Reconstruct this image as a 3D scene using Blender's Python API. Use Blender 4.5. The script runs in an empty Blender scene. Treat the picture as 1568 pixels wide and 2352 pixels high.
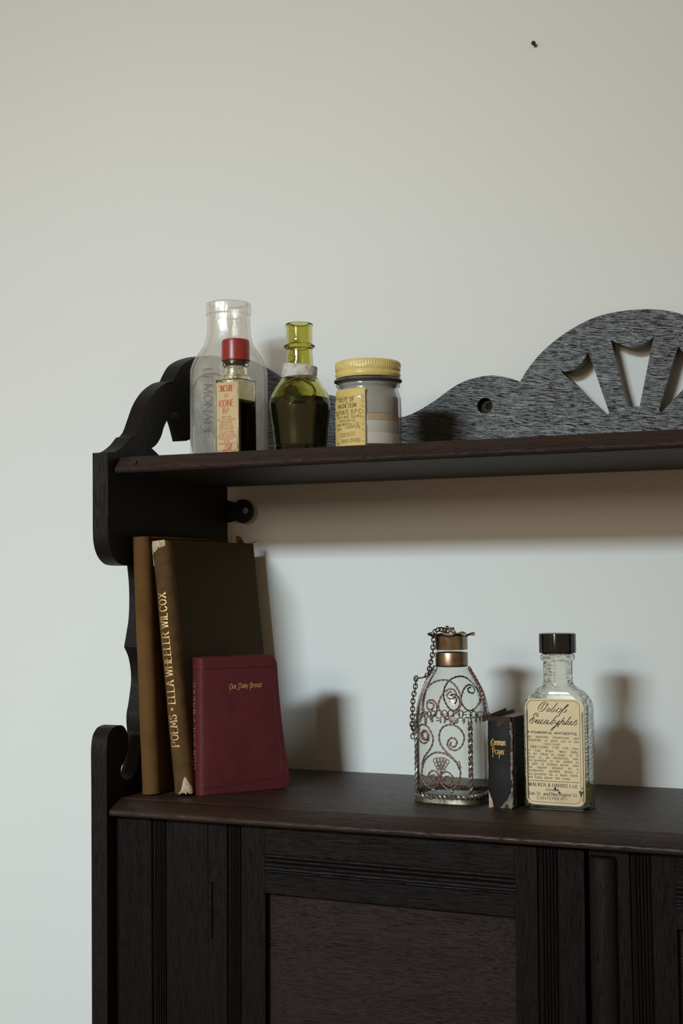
import bpy, math, random
import numpy as np
from mathutils import Vector, Matrix
from mathutils.geometry import tessellate_polygon
random.seed(7)
PI = math.pi
S = bpy.context.scene
COL = S.collection

# ------------------------------------------------------------------ camera
# Wall cabinet frame: X to the right along the wall, Y into the wall, Z up (metres).
# Solved from the vanishing points of the shelves and of the uprights.
FPX = 3081.0
_X = np.array([7392., -220., -FPX]); _X /= np.linalg.norm(_X)
_U = np.array([-710., -67000., FPX]); _U -= _X * (_U @ _X); _U /= np.linalg.norm(_U)
_Y = np.cross(_U, _X)
_M = np.array([_X, _Y, _U])
_r = _M @ np.array([(522 - 784) / FPX, (1119 - 1176) / FPX, 1.])
_p = _r * (1.08 / _r[1])
CAM = np.array([-_p[0], -1.08, -_p[2]])

def at(px, py, y):
    """point of the plane Y=y seen at a pixel of the 1568x2352 photograph"""
    r = _M @ np.array([(px - 784) / FPX, (py - 1176) / FPX, 1.])
    return CAM + r * ((y - CAM[1]) / r[1])

cam = bpy.data.cameras.new('camera')
cam.sensor_fit = 'VERTICAL'; cam.sensor_height = 36.0; cam.lens = FPX / 2352 * 36.0
cam.clip_start = 0.02
camo = bpy.data.objects.new('camera', cam); COL.objects.link(camo)
rt, dn, fw = _M[:, 0], _M[:, 1], _M[:, 2]
camo.matrix_world = Matrix(((rt[0], -dn[0], -fw[0], CAM[0]), (rt[1], -dn[1], -fw[1], CAM[1]),
                            (rt[2], -dn[2], -fw[2], CAM[2]), (0, 0, 0, 1)))
S.camera = camo

# ------------------------------------------------------------------ light
S.view_settings.view_transform = 'Standard'
S.view_settings.look = 'None'
S.view_settings.gamma = 1.0
S.view_settings.use_curve_mapping = False
S.view_settings.exposure = 0.0
S.cycles.use_denoising = True
S.cycles.max_bounces = 14
S.cycles.transmission_bounces = 12
S.cycles.transparent_max_bounces = 24
S.cycles.glossy_bounces = 6
S.cycles.caustics_refractive = True
S.cycles.caustics_reflective = False
S.cycles.sample_clamp_indirect = 2.0

W = bpy.data.worlds.new('dim_room'); S.world = W; W.use_nodes = True
W.node_tree.nodes['Background'].inputs[0].default_value = (1.0, 0.74, 0.47, 1)
W.node_tree.nodes['Background'].inputs[1].default_value = 0.34

def window_light(name, loc, target, sx, sy, power, color, spread):
    l = bpy.data.lights.new(name, 'AREA'); l.shape = 'RECTANGLE'; l.size = sx; l.size_y = sy
    l.energy = power; l.color = color; l.spread = math.radians(spread)
    o = bpy.data.objects.new(name, l); COL.objects.link(o)
    o.location = loc
    o.rotation_euler = (Vector(target) - Vector(loc)).to_track_quat('-Z', 'Z').to_euler()
    return o
# the window across the room: its upper lights show cool sky, its lower lights warmer brightness
window_light('window_sky', (-0.34, -3.5, 0.98), (-0.10, 0, -0.36), 0.78, 0.26, 5.2, (0.735, 0.91, 1.0), 41)
window_light('window_low', (-0.30, -3.5, 0.48), (-0.08, 0, 0.38), 0.82, 0.46, 1.14, (1.0, 0.89, 0.70), 42)

# ------------------------------------------------------------------ helpers
def srgb(r, g, b):
    f = lambda c: (c / 255 / 12.92) if c / 255 <= 0.04045 else ((c / 255 + 0.055) / 1.055) ** 2.4
    return (f(r), f(g), f(b), 1)

class MB:
    def __init__(s): s.v = []; s.f = []
    def add(s, vs, fs):
        k = len(s.v); s.v += [tuple(map(float, p)) for p in vs]; s.f += [tuple(i + k for i in f) for f in fs]
    def grid(s, rows, closed=True, cap0=False, cap1=False, loop=False):
        """loft: rows of equally many points"""
        n = len(rows[0]); k = len(s.v); m = len(rows)
        for r in rows: s.v += [tuple(map(float, p)) for p in r]
        for i in range(m if loop else m - 1):
            i2 = (i + 1) % m
            for j in range(n if closed else n - 1):
                j2 = (j + 1) % n
                s.f.append((k + i * n + j, k + i * n + j2, k + i2 * n + j2, k + i2 * n + j))
        if cap0: s.f.append(tuple(k + j for j in range(n))[::-1])
        if cap1: s.f.append(tuple(k + (m - 1) * n + j for j in range(n)))
    def box(s, a, b):
        x0, y0, z0 = a; x1, y1, z1 = b
        s.add([(x0, y0, z0), (x1, y0, z0), (x1, y1, z0), (x0, y1, z0), (x0, y0, z1), (x1, y0, z1), (x1, y1, z1), (x0, y1, z1)],
              [(0, 3, 2, 1), (4, 5, 6, 7), (0, 1, 5, 4), (1, 2, 6, 5), (2, 3, 7, 6), (3, 0, 4, 7)])
    def prism(s, loops, fn, w0, w1):
        """outline (+ holes) in 2-D extruded from w0 to w1; fn(u,v,w) -> point"""
        tri = tessellate_polygon([[Vector((p[0], p[1], 0)) for p in l] for l in loops])
        flat = [p for l in loops for p in l]
        k = len(s.v); n = len(flat)
        s.v += [tuple(map(float, fn(p[0], p[1], w0))) for p in flat] + [tuple(map(float, fn(p[0], p[1], w1))) for p in flat]
        for t in tri:
            s.f.append((k + t[2], k + t[1], k + t[0])); s.f.append((k + n + t[0], k + n + t[1], k + n + t[2]))
        o = 0
        for l in loops:
            for j in range(len(l)):
                a, b = o + j, o + (j + 1) % len(l)
                s.f.append((k + a, k + b, k + n + b, k + n + a))
            o += len(l)
    def tube(s, path, r, n=6, closed=False, caps=True, rf=None):
        P = [np.array(p, float) for p in path]; m = len(P)
        T = []
        for i in range(m):
            a = P[(i - 1) % m] if (closed or i > 0) else P[i]; b = P[(i + 1) % m] if (closed or i < m - 1) else P[i]
            d = b - a; T.append(d / (np.linalg.norm(d) + 1e-12))
        ref = np.array([0, 0, 1.]) if abs(T[0][2]) < .9 else np.array([1., 0, 0])
        N = np.cross(T[0], ref); N /= np.linalg.norm(N)
        rows = []; L = 0
        for i in range(m):
            N = N - T[i] * (N @ T[i]); N /= (np.linalg.norm(N) + 1e-12); B = np.cross(T[i], N)
            if i: L += np.linalg.norm(P[i] - P[i - 1])
            rr = []
            for j in range(n):
                th = 2 * PI * j / n
                q = r if not callable(r) else r(i / (m - 1))
                if rf: q = q * rf(th, L)
                rr.append(P[i] + q * (math.cos(th) * N + math.sin(th) * B))
            rows.append(rr)
        s.grid(rows, True, caps and not closed, caps and not closed, closed)
    def ball(s, c, r, n=8, m=6, sc=(1, 1, 1)):
        rows = []
        for i in range(m + 1):
            ph = PI * i / m
            rows.append([(c[0] + sc[0] * r * math.sin(ph) * math.cos(2 * PI * j / n), c[1] + sc[1] * r * math.sin(ph) * math.sin(2 * PI * j / n),
                          c[2] - sc[2] * r * math.cos(ph)) for j in range(n)])
        s.grid(rows, True)
    def lathe(s, prof, n=48, c=(0, 0, 0), cap0=True, cap1=True, wob=None):
        rows = []
        for (r, z) in prof:
            rows.append([(c[0] + (r + (wob(r, z, 2 * PI * j / n) if wob else 0)) * math.cos(2 * PI * j / n),
                          c[1] + (r + (wob(r, z, 2 * PI * j / n) if wob else 0)) * math.sin(2 * PI * j / n), c[2] + z) for j in range(n)])
        s.grid(rows, True, cap0, cap1)

def build(name, mb, mat, parent=None, smooth=True, sharp=38, bevel=0, world=False, seg=2, recalc=True):
    me = bpy.data.meshes.new(name)
    me.from_pydata(mb.v, [], mb.f); me.update()
    if recalc:
        import bmesh
        bm = bmesh.new(); bm.from_mesh(me); bmesh.ops.recalc_face_normals(bm, faces=bm.faces); bm.to_mesh(me); bm.free()
    me.polygons.foreach_set('use_smooth', [smooth] * len(me.polygons))
    if smooth and sharp: me.set_sharp_from_angle(angle=math.radians(sharp))
    me.materials.append(mat)
    o = bpy.data.objects.new(name, me); COL.objects.link(o)
    if parent:
        o.parent = parent
        if world:
            q = parent
            Mx = Matrix.Identity(4)
            while q:
                Mx = q.matrix_basis.copy() @ Mx if q.parent is None else (q.matrix_parent_inverse @ q.matrix_basis) @ Mx
                q = q.parent
            o.matrix_parent_inverse = Mx.inverted()
    if bevel:
        b = o.modifiers.new('bevel', 'BEVEL'); b.width = bevel; b.segments = seg; b.limit_method = 'ANGLE'; b.angle_limit = math.radians(40)
        b.harden_normals = False
    return o

def tag(o, label=None, cat=None, group=None, kind=None):
    if label: o['label'] = label
    if cat: o['category'] = cat
    if group: o['group'] = group
    if kind: o['kind'] = kind
    return o

def empty(name, loc, rz=0, ry=0):
    e = bpy.data.objects.new(name, None); COL.objects.link(e)
    e.empty_display_size = .02
    e.matrix_basis = Matrix.Translation(loc) @ Matrix.Rotation(rz, 4, 'Z') @ Matrix.Rotation(ry, 4, 'Y')
    return e

def cr(pts, n=6, closed=False):
    """Catmull-Rom; a point with a third element 'c' (2-D only) is a corner"""
    P = [np.array(p[:2] if isinstance(p[-1], str) else p, float) for p in pts]
    C = [isinstance(p[-1], str) for p in pts]; m = len(P); out = []
    for i in range(m if closed else m - 1):
        p1, p2 = P[i], P[(i + 1) % m]
        p0 = P[i - 1] if (closed or i > 0) and not C[i] else 2 * p1 - p2
        p3 = P[(i + 2) % m] if (closed or i < m - 2) and not C[(i + 1) % m] else 2 * p2 - p1
        for k in range(n):
            t = k / n
            out.append(.5 * (2 * p1 + (p2 - p0) * t + (2 * p0 - 5 * p1 + 4 * p2 - p3) * t * t + (3 * p1 - p0 - 3 * p2 + p3) * t ** 3))
    if not closed: out.append(P[-1])
    return out

def resample(path, step):
    P = np.array(path, float); d = np.r_[0, np.cumsum(np.linalg.norm(np.diff(P, axis=0), axis=1))]
    n = max(2, int(d[-1] / step) + 1); t = np.linspace(0, d[-1], n)
    return np.stack([np.interp(t, d, P[:, k]) for k in range(P.shape[1])], 1)

# ------------------------------------------------------------------ materials
def mat(name):
    m = bpy.data.materials.new(name); m.use_nodes = True
    nt = m.node_tree; return m, nt, nt.nodes['Principled BSDF'], nt.nodes['Material Output']
def nd(nt, t, **kw):
    n = nt.nodes.new(t)
    for k, v in kw.items(): setattr(n, k, v)
    return n
def coords(nt, scale=(1, 1, 1), rot=(0, 0, 0)):
    tc = nd(nt, 'ShaderNodeTexCoord'); mp = nd(nt, 'ShaderNodeMapping')
    mp.inputs['Scale'].default_value = scale; src = tc.outputs['Object']
    if any(rot):
        m0 = nd(nt, 'ShaderNodeMapping'); m0.inputs['Rotation'].default_value = rot
        nt.links.new(src, m0.inputs[0]); src = m0.outputs[0]
    nt.links.new(src, mp.inputs[0]); return mp.outputs[0]
def noise(nt, vec, sc, det=4, rough=.55, dist=0):
    n = nd(nt, 'ShaderNodeTexNoise'); n.inputs['Scale'].default_value = sc; n.inputs['Detail'].default_value = det
    n.inputs['Roughness'].default_value = rough; n.inputs['Distortion'].default_value = dist
    nt.links.new(vec, n.inputs['Vector']); return n.outputs['Fac']
def ramp(nt, fac, stops):
    r = nd(nt, 'ShaderNodeValToRGB'); e = r.color_ramp.elements
    while len(e) < len(stops): e.new(.5)
    for k, (p, c) in enumerate(stops):
        e[k].position = p; e[k].color = c if len(c) == 4 else (*c, 1)
    nt.links.new(fac, r.inputs[0]); return r.outputs[0]
def g(x): return (x, x, x, 1)
def mixc(nt, fac, a, b, mode='MIX'):
    m = nd(nt, 'ShaderNodeMix', data_type='RGBA', blend_type=mode)
    for s, v in ((m.inputs[0], fac), (m.inputs[6], a), (m.inputs[7], b)):
        if hasattr(v, 'is_output'): nt.links.new(v, s)
        else: s.default_value = v
    return m.outputs[2]
def bump(nt, h, strength, dist=.0005, prev=None):
    b = nd(nt, 'ShaderNodeBump'); b.inputs['Strength'].default_value = strength; b.inputs['Distance'].default_value = dist
    nt.links.new(h, b.inputs['Height'])
    if prev: nt.links.new(prev, b.inputs['Normal'])
    return b.outputs[0]

def wood(name, c_dark, c_mid, c_light, axis='Z', rough=.42, spec=.5, along=14, across=260, rot=(0, 0, 0), pore=.5, figure=0, worn=None, arris=None):
    m, nt, bs, out = mat(name)
    a = {'X': (along, across, across), 'Y': (across, along, across), 'Z': (across, across, along)}[axis]
    k = 1 / along
    v = coords(nt, a, rot)
    if figure:                                       # crown-cut figure: bend the grain
        w = nd(nt, 'ShaderNodeVectorMath', operation='ADD')
        v0 = coords(nt, (1, 1, 1)); nz = nd(nt, 'ShaderNodeTexNoise'); nz.inputs['Scale'].default_value = 9; nz.inputs['Detail'].default_value = 1
        nt.links.new(v0, nz.inputs['Vector'])
        sc = nd(nt, 'ShaderNodeVectorMath', operation='SCALE'); sc.inputs['Scale'].default_value = figure
        nt.links.new(nz.outputs['Color'], sc.inputs[0]); nt.links.new(v, w.inputs[0]); nt.links.new(sc.outputs[0], w.inputs[1]); v = w.outputs[0]
    streak = noise(nt, v, 1.0, 5, .6)
    fine = noise(nt, v, 3.3, 3, .6)
    big = noise(nt, coords(nt, tuple(x * .09 for x in a), rot), 1.0, 3, .5)
    col = ramp(nt, streak, [(.3, c_dark), (.52, c_mid), (.75, c_light)])
    col = mixc(nt, ramp(nt, big, [(.35, g(0)), (.7, g(.6))]), col, c_light)
    pm = ramp(nt, fine, [(.36, g(.25)), (.46, g(1))])   # open pores: 0 in a pore
    col = mixc(nt, pm, c_dark, col)
    if worn:                                          # rubbed patches show the orange-brown timber
        wn = noise(nt, coords(nt, (30, 160, 160)), 1, 4, .65)
        col = mixc(nt, ramp(nt, wn, [(.60, g(0)), (.74, g(.55))]), col, worn)
    if arris:                                         # stain rubbed through to bare timber along a long edge: (y, z, half width)
        sx = nd(nt, 'ShaderNodeSeparateXYZ'); nt.links.new(coords(nt), sx.inputs[0]); dd = []
        for k_, c0 in ((1, arris[0]), (2, arris[1])):
            a_ = nd(nt, 'ShaderNodeMath', operation='SUBTRACT'); nt.links.new(sx.outputs[k_], a_.inputs[0]); a_.inputs[1].default_value = c0
            b_ = nd(nt, 'ShaderNodeMath', operation='ABSOLUTE'); nt.links.new(a_.outputs[0], b_.inputs[0]); dd.append(b_.outputs[0])
        mx_ = nd(nt, 'ShaderNodeMath', operation='ADD'); nt.links.new(dd[0], mx_.inputs[0]); nt.links.new(dd[1], mx_.inputs[1])
        lt = nd(nt, 'ShaderNodeMath', operation='LESS_THAN'); nt.links.new(mx_.outputs[0], lt.inputs[0]); lt.inputs[1].default_value = arris[2]
        br = ramp(nt, noise(nt, coords(nt, (22, 500, 500)), 1, 4, .6), [(.40, g(0)), (.60, g(.9))])
        ml = nd(nt, 'ShaderNodeMath', operation='MULTIPLY'); nt.links.new(lt.outputs[0], ml.inputs[0]); nt.links.new(br, ml.inputs[1])
        col = mixc(nt, ml.outputs[0], col, (.13, .038, .012, 1))
    nt.links.new(col, bs.inputs['Base Color'])
    sp = nd(nt, 'ShaderNodeMath', operation='MULTIPLY'); nt.links.new(pm, sp.inputs[0]); sp.inputs[1].default_value = spec
    nt.links.new(sp.outputs[0], bs.inputs['Specular IOR Level'])
    rr = ramp(nt, streak, [(.3, g(rough + .12)), (.7, g(rough - .05))])
    nt.links.new(rr, bs.inputs['Roughness'])
    nt.links.new(bump(nt, streak, pore * .6, .0006, bump(nt, pm, pore, .0004)), bs.inputs['Normal'])
    return m

BLK = (.0032, .0024, .0022, 1)
M = {}
M['oak_v'] = wood('dark oak upright', BLK, (.0060, .0034, .0029, 1), (.0115, .0060, .0049, 1), 'Z', .5, .17, 28, 1500)
M['oak_side'] = wood('dark oak side', BLK, (.0062, .0037, .0032, 1), (.0115, .0065, .0054, 1), 'Z', .5, .24, 28, 1500)
M['oak_x'] = wood('dark oak rail', BLK, (.0060, .0034, .0029, 1), (.0115, .0060, .0049, 1), 'X', .5, .19, 28, 1500)
M['oak_shelf'] = wood('dark oak shelf', (.008, .0045, .0034, 1), (.028, .0145, .0105, 1), (.050, .026, .0175, 1), 'X', .36, .45, 35, 1400, worn=(.11, .032, .010, 1), arris=(-.1832, -.2502, .0011))
M['oak_upper'] = wood('dark oak upper shelf', (.008, .0045, .0034, 1), (.028, .0145, .0105, 1), (.050, .026, .0175, 1), 'X', .52, .24, 40, 1500, worn=(.11, .032, .010, 1))
M['oak_panel'] = wood('oak door panel', (.0080, .0042, .0036, 1), (.0190, .0082, .0070, 1), (.030, .0128, .0100, 1), 'X', .46, .30, along=45, across=1200, figure=6)
M['oak_back'] = wood('oak back board', (.011, .0075, .006, 1), (.017, .0125, .011, 1), (.026, .019, .017, 1), 'X', .39, .85, along=48, across=1050, rot=(0, math.radians(-8), 0), pore=.8)

m, nt, bs, out = mat('wall paint'); M['wall'] = m
v = coords(nt)
nt.links.new(mixc(nt, noise(nt, v, 3, 3), (.775, .77, .74, 1), (.80, .795, .765, 1)), bs.inputs['Base Color'])
bs.inputs['Roughness'].default_value = .75; bs.inputs['Specular IOR Level'].default_value = .2
nt.links.new(bump(nt, noise(nt, v, 260, 3), .10, .0006, bump(nt, noise(nt, v, 28, 2), .12, .003)), bs.inputs['Normal'])

def plain(name, col, rough=.5, metal=0, spec=.5, bumps=None, var=None, coat=0):
    m, nt, bs, out = mat(name)
    bs.inputs['Base Color'].default_value = col; bs.inputs['Roughness'].default_value = rough
    bs.inputs['Metallic'].default_value = metal; bs.inputs['Specular IOR Level'].default_value = spec
    bs.inputs['Coat Weight'].default_value = coat
    if var:
        sc, c2, lo, hi = var
        nt.links.new(mixc(nt, ramp(nt, noise(nt, coords(nt), sc, 5, .6), [(lo, g(0)), (hi, g(1))]), col, c2), bs.inputs['Base Color'])
    if bumps:
        sc, st, di = bumps
        nt.links.new(bump(nt, noise(nt, coords(nt), sc, 4), st, di), bs.inputs['Normal'])
    return m

def glass(name, col=(1, 1, 1, 1), rough=0.0, ior=1.47, bumps=None, haze=0, haze_col=(.6, .56, .48, 1)):
    m, nt, bs, out = mat(name)
    bs.inputs['Base Color'].default_value = col; bs.inputs['Roughness'].default_value = rough
    bs.inputs['Transmission Weight'].default_value = 1; bs.inputs['IOR'].default_value = ior
    if bumps:
        scale, sc, st, di = bumps
        nt.links.new(bump(nt, noise(nt, coords(nt, scale), sc, 3, .5, 1.2), st, di), bs.inputs['Normal'])
    if haze:
        d = nd(nt, 'ShaderNodeBsdfDiffuse'); d.inputs[0].default_value = haze_col
        t = nd(nt, 'ShaderNodeBsdfTranslucent'); t.inputs[0].default_value = haze_col
        a = nd(nt, 'ShaderNodeAddShader'); nt.links.new(d.outputs[0], a.inputs[0]); nt.links.new(t.outputs[0], a.inputs[1])
        mx = nd(nt, 'ShaderNodeMixShader'); mx.inputs[0].default_value = haze
        nt.links.new(bs.outputs[0], mx.inputs[1]); nt.links.new(d.outputs[0], mx.inputs[2]); nt.links.new(mx.outputs[0], out.inputs[0])
    return m

def thin_glass(name, tint, edge, gloss_rough=.05, haze=0, haze_col=(.6, .57, .5, 1), clean=None):
    """thin-walled vessel glass: light passes straight through the wall, absorption grows towards grazing angles"""
    m, nt, bs, out = mat(name); nt.nodes.remove(bs)
    lw = nd(nt, 'ShaderNodeLayerWeight'); lw.inputs[0].default_value = .25
    tr = nd(nt, 'ShaderNodeBsdfTransparent')
    nt.links.new(mixc(nt, ramp(nt, lw.outputs['Facing'], [(.25, g(0)), (.95, g(1))]), tint, edge), tr.inputs[0])
    gl = nd(nt, 'ShaderNodeBsdfGlossy'); gl.inputs['Roughness'].default_value = gloss_rough
    lf = nd(nt, 'ShaderNodeLayerWeight'); lf.inputs[0].default_value = .5
    pw = nd(nt, 'ShaderNodeMath', operation='POWER'); nt.links.new(lf.outputs['Facing'], pw.inputs[0]); pw.inputs[1].default_value = 4.5
    fr = nd(nt, 'ShaderNodeMath', operation='MULTIPLY_ADD'); nt.links.new(pw.outputs[0], fr.inputs[0]); fr.inputs[1].default_value = .9; fr.inputs[2].default_value = .045
    nrm = bump(nt, noise(nt, coords(nt), 55, 2), .25, .002)
    nt.links.new(nrm, gl.inputs['Normal']); nt.links.new(nrm, lf.inputs['Normal'])
    mx = nd(nt, 'ShaderNodeMixShader'); nt.links.new(fr.outputs[0], mx.inputs[0]); nt.links.new(tr.outputs[0], mx.inputs[1]); nt.links.new(gl.outputs[0], mx.inputs[2])
    last = mx.outputs[0]
    if haze:
        d = nd(nt, 'ShaderNodeBsdfDiffuse'); d.inputs[0].default_value = haze_col
        m2 = nd(nt, 'ShaderNodeMixShader')
        nt.links.new(ramp(nt, noise(nt, coords(nt), 38, 5, .65), [(.3, g(haze * .6)), (.72, g(haze * 1.4))]), m2.inputs[0])
        g2 = nd(nt, 'ShaderNodeBsdfGlossy'); g2.inputs['Roughness'].default_value = .34; g2.inputs['Color'].default_value = (.9, .9, .9, 1)
        nt.links.new(bump(nt, noise(nt, coords(nt, (1, 1, .35)), 90, 3), .7, .003), g2.inputs['Normal'])
        m3 = nd(nt, 'ShaderNodeMixShader'); m3.inputs[0].default_value = .45
        nt.links.new(d.outputs[0], m3.inputs[1]); nt.links.new(g2.outputs[0], m3.inputs[2])
        nt.links.new(last, m2.inputs[1]); nt.links.new(m3.outputs[0], m2.inputs[2]); last = m2.outputs[0]
    nt.links.new(last, out.inputs[0])
    return m

M['paper_tan'] = plain('aged tan label paper', srgb(226, 204, 164), .8, var=(40, srgb(206, 174, 130), .5, .85))
M['paper_cream'] = plain('pale label paper', srgb(204, 178, 136), .75, var=(60, srgb(176, 132, 84), .5, .9))
M['paper_yellow'] = plain('yellow label paper', srgb(218, 188, 116), .7, var=(45, srgb(198, 158, 84), .5, .9))
M['ink'] = plain('black ink', (.012, .010, .009, 1), .7)
M['ink_soft'] = plain('worn black ink', (.035, .030, .022, 1), .7)
M['ink_faint'] = plain('faded grey ink', (.22, .19, .09, 1), .8)
M['ink_purple'] = plain('purple stamp ink', (.16, .06, .05, 1), .8)
M['ink_red'] = plain('orange red ink', srgb(186, 82, 52), .75)
M['gold'] = plain('gold leaf', (.78, .50, .20, 1), .42, .45, var=(900, (.30, .16, .05, 1), .45, .7))
M['cloth_tan'] = plain('tan book cloth', (.13, .062, .019, 1), .85, spec=.15, bumps=(1500, .35, .0004), var=(60, (.085, .04, .012, 1), .4, .8))
M['cloth_brown'] = plain('brown leather spine', (.10, .049, .016, 1), .8, spec=.2, bumps=(900, .5, .0006), var=(120, (.050, .026, .010, 1), .4, .75))
M['cloth_dark'] = plain('dark brown book cloth', (.056, .038, .0155, 1), .85, spec=.12, bumps=(1200, .3, .0004), var=(25, (.042, .031, .014, 1), .4, .8))
M['leather_red'] = plain('red leather', (.108, .0150, .0195, 1), .6, spec=.28, bumps=(750, .55, .0008), var=(45, (.066, .011, .0135, 1), .35, .8))
M['leather_groove'] = plain('pressed red leather line', (.045, .007, .010, 1), .6)
M['leather_black'] = plain('worn black leather', (.0085, .0078, .0072, 1), .6, spec=.28, bumps=(600, .5, .0008), var=(90, (.016, .011, .008, 1), .5, .8))
M['rubbed_brown'] = plain('rubbed brown leather', (.055, .022, .012, 1), .8, bumps=(500, .5, .0008), var=(200, (.015, .008, .006, 1), .4, .65))
M['page'] = plain('aged page edges', (.30, .23, .145, 1), .9, bumps=(700, .3, .0004))
M['torn'] = plain('torn binding paper', (.56, .42, .27, 1), .9, bumps=(400, .6, .001), var=(260, (.22, .14, .075, 1), .45, .75))
M['torn_white'] = plain('torn pale lining', (.30, .25, .19, 1), .9, bumps=(400, .5, .001), var=(220, (.02, .015, .012, 1), .45, .62))
M['red_plastic'] = plain('red plastic', (.33, .026, .021, 1), .33, spec=.5, var=(60, (.26, .022, .018, 1), .4, .7))
M['black_plastic'] = plain('glossy black plastic', (.004, .004, .0045, 1), .16, spec=.55)
M['iron'] = plain('black iron', (.006, .0055, .0055, 1), .6, spec=.4, bumps=(500, .4, .0006))
M['brass_old'] = plain('tarnished brass', (.24, .21, .155, 1), .45, .8, var=(150, (.07, .052, .034, 1), .4, .7), bumps=(300, .2, .0006))
M['hinge_brass'] = plain('dark brass hinge', (.022, .017, .010, 1), .5, .9)
M['brass'] = plain('warm brass', (.35, .28, .195, 1), .3, 1, var=(90, (.24, .13, .065, 1), .42, .72), bumps=(120, .12, .001))
M['copper'] = plain('copper brass band', (.30, .21, .145, 1), .36, 1, var=(110, (.22, .115, .055, 1), .4, .7), bumps=(140, .12, .001))
M['wire'] = plain('copper filigree wire', (.27, .165, .13, 1), .42, .6, var=(800, (.12, .075, .065, 1), .4, .7))
M['silver'] = plain('tarnished silver braid', (.34, .30, .25, 1), .36, .7, var=(500, (.13, .105, .085, 1), .4, .7))
M['chain'] = plain('bronze chain', (.22, .18, .125, 1), .36, 1, var=(400, (.10, .078, .05, 1), .4, .7))
M['steel'] = plain('dull steel rim', (.17, .175, .18, 1), .4, .6, var=(120, (.06, .045, .035, 1), .5, .8))
M['lid_yellow'] = plain('yellow enamel', srgb(222, 200, 124), .36, spec=.5, var=(320, srgb(206, 178, 102), .4, .8), coat=.2)
M['ceramic'] = plain('weathered pale collar', (.62, .58, .53, 1), .8, bumps=(260, .8, .002), var=(240, (.34, .29, .24, 1), .45, .75))
M['paste'] = plain('pale dried paste', (.66, .61, .55, 1), .85, var=(35, (.58, .53, .47, 1), .4, .8))
M['paste_brown'] = plain('brown crust', (.50, .36, .21, 1), .7, var=(60, (.40, .27, .15, 1), .4, .8))
M['film'] = plain('dried film', (.72, .69, .66, 1), .8, var=(40, (.55, .52, .50, 1), .35, .75))
m, nt, bs, out = mat('translucent film'); M['film'] = m
_c = mixc(nt, ramp(nt, noise(nt, coords(nt), 40, 5, .6), [(.35, g(0)), (.8, g(1))]), (.66, .63, .59, 1), (.50, .48, .45, 1))
_d = nd(nt, 'ShaderNodeBsdfDiffuse'); _t = nd(nt, 'ShaderNodeBsdfTranslucent'); _m = nd(nt, 'ShaderNodeMixShader'); _m.inputs[0].default_value = .4
nt.links.new(_c, _d.inputs[0]); nt.links.new(_c, _t.inputs[0]); nt.links.new(_d.outputs[0], _m.inputs[1]); nt.links.new(_t.outputs[0], _m.inputs[2]); nt.links.new(_m.outputs[0], out.inputs[0])
M['iodine'] = plain('dark iodine', (.0045, .0016, .0008, 1), .12, spec=.5)
M['stain'] = plain('iodine stained liner', (.035, .009, .004, 1), .35)
M['oil'] = glass('yellow oil', (.85, .76, .25, 1), 0.0, 1.46, haze=.45, haze_col=(.42, .36, .08, 1))
M['dregs'] = plain('dark liquid', (.012, .013, .0035, 1), .25, var=(30, (.03, .033, .006, 1), .55, .8))
M['glass_flask'] = glass('old clear glass', (.975, .985, .965, 1), 0, 1.47, bumps=((1, 1, 1), 16, .05, .004))
M['glass_euc'] = glass('wavy clear glass', (.965, .965, .90, 1), 0.02, 1.47)
M['glass_euc_wavy'] = glass('rippled inner glass', (.975, .97, .92, 1), 0.02, 1.47, bumps=((1, 1, 4.5), 60, .36, .004))
M['glass_iodine'] = glass('yellowed glass', (.97, .94, .78, 1), 0, 1.47, bumps=((1, 1, 1), 70, .15, .003))
M['glass_green'] = glass('olive green glass', (.70, .68, .26, 1), .03, 1.5, bumps=((1, 1, 1), 60, .12, .003))
M['glass_lemon'] = thin_glass('cloudy glass', (.99, .985, .97, 1), (.86, .84, .79, 1), .08, .24, (.95, .90, .80, 1))
M['glass_jar'] = thin_glass('jar glass', (.98, .98, .975, 1), (.55, .56, .56, 1), .06, .05, (.6, .58, .55, 1))

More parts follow.
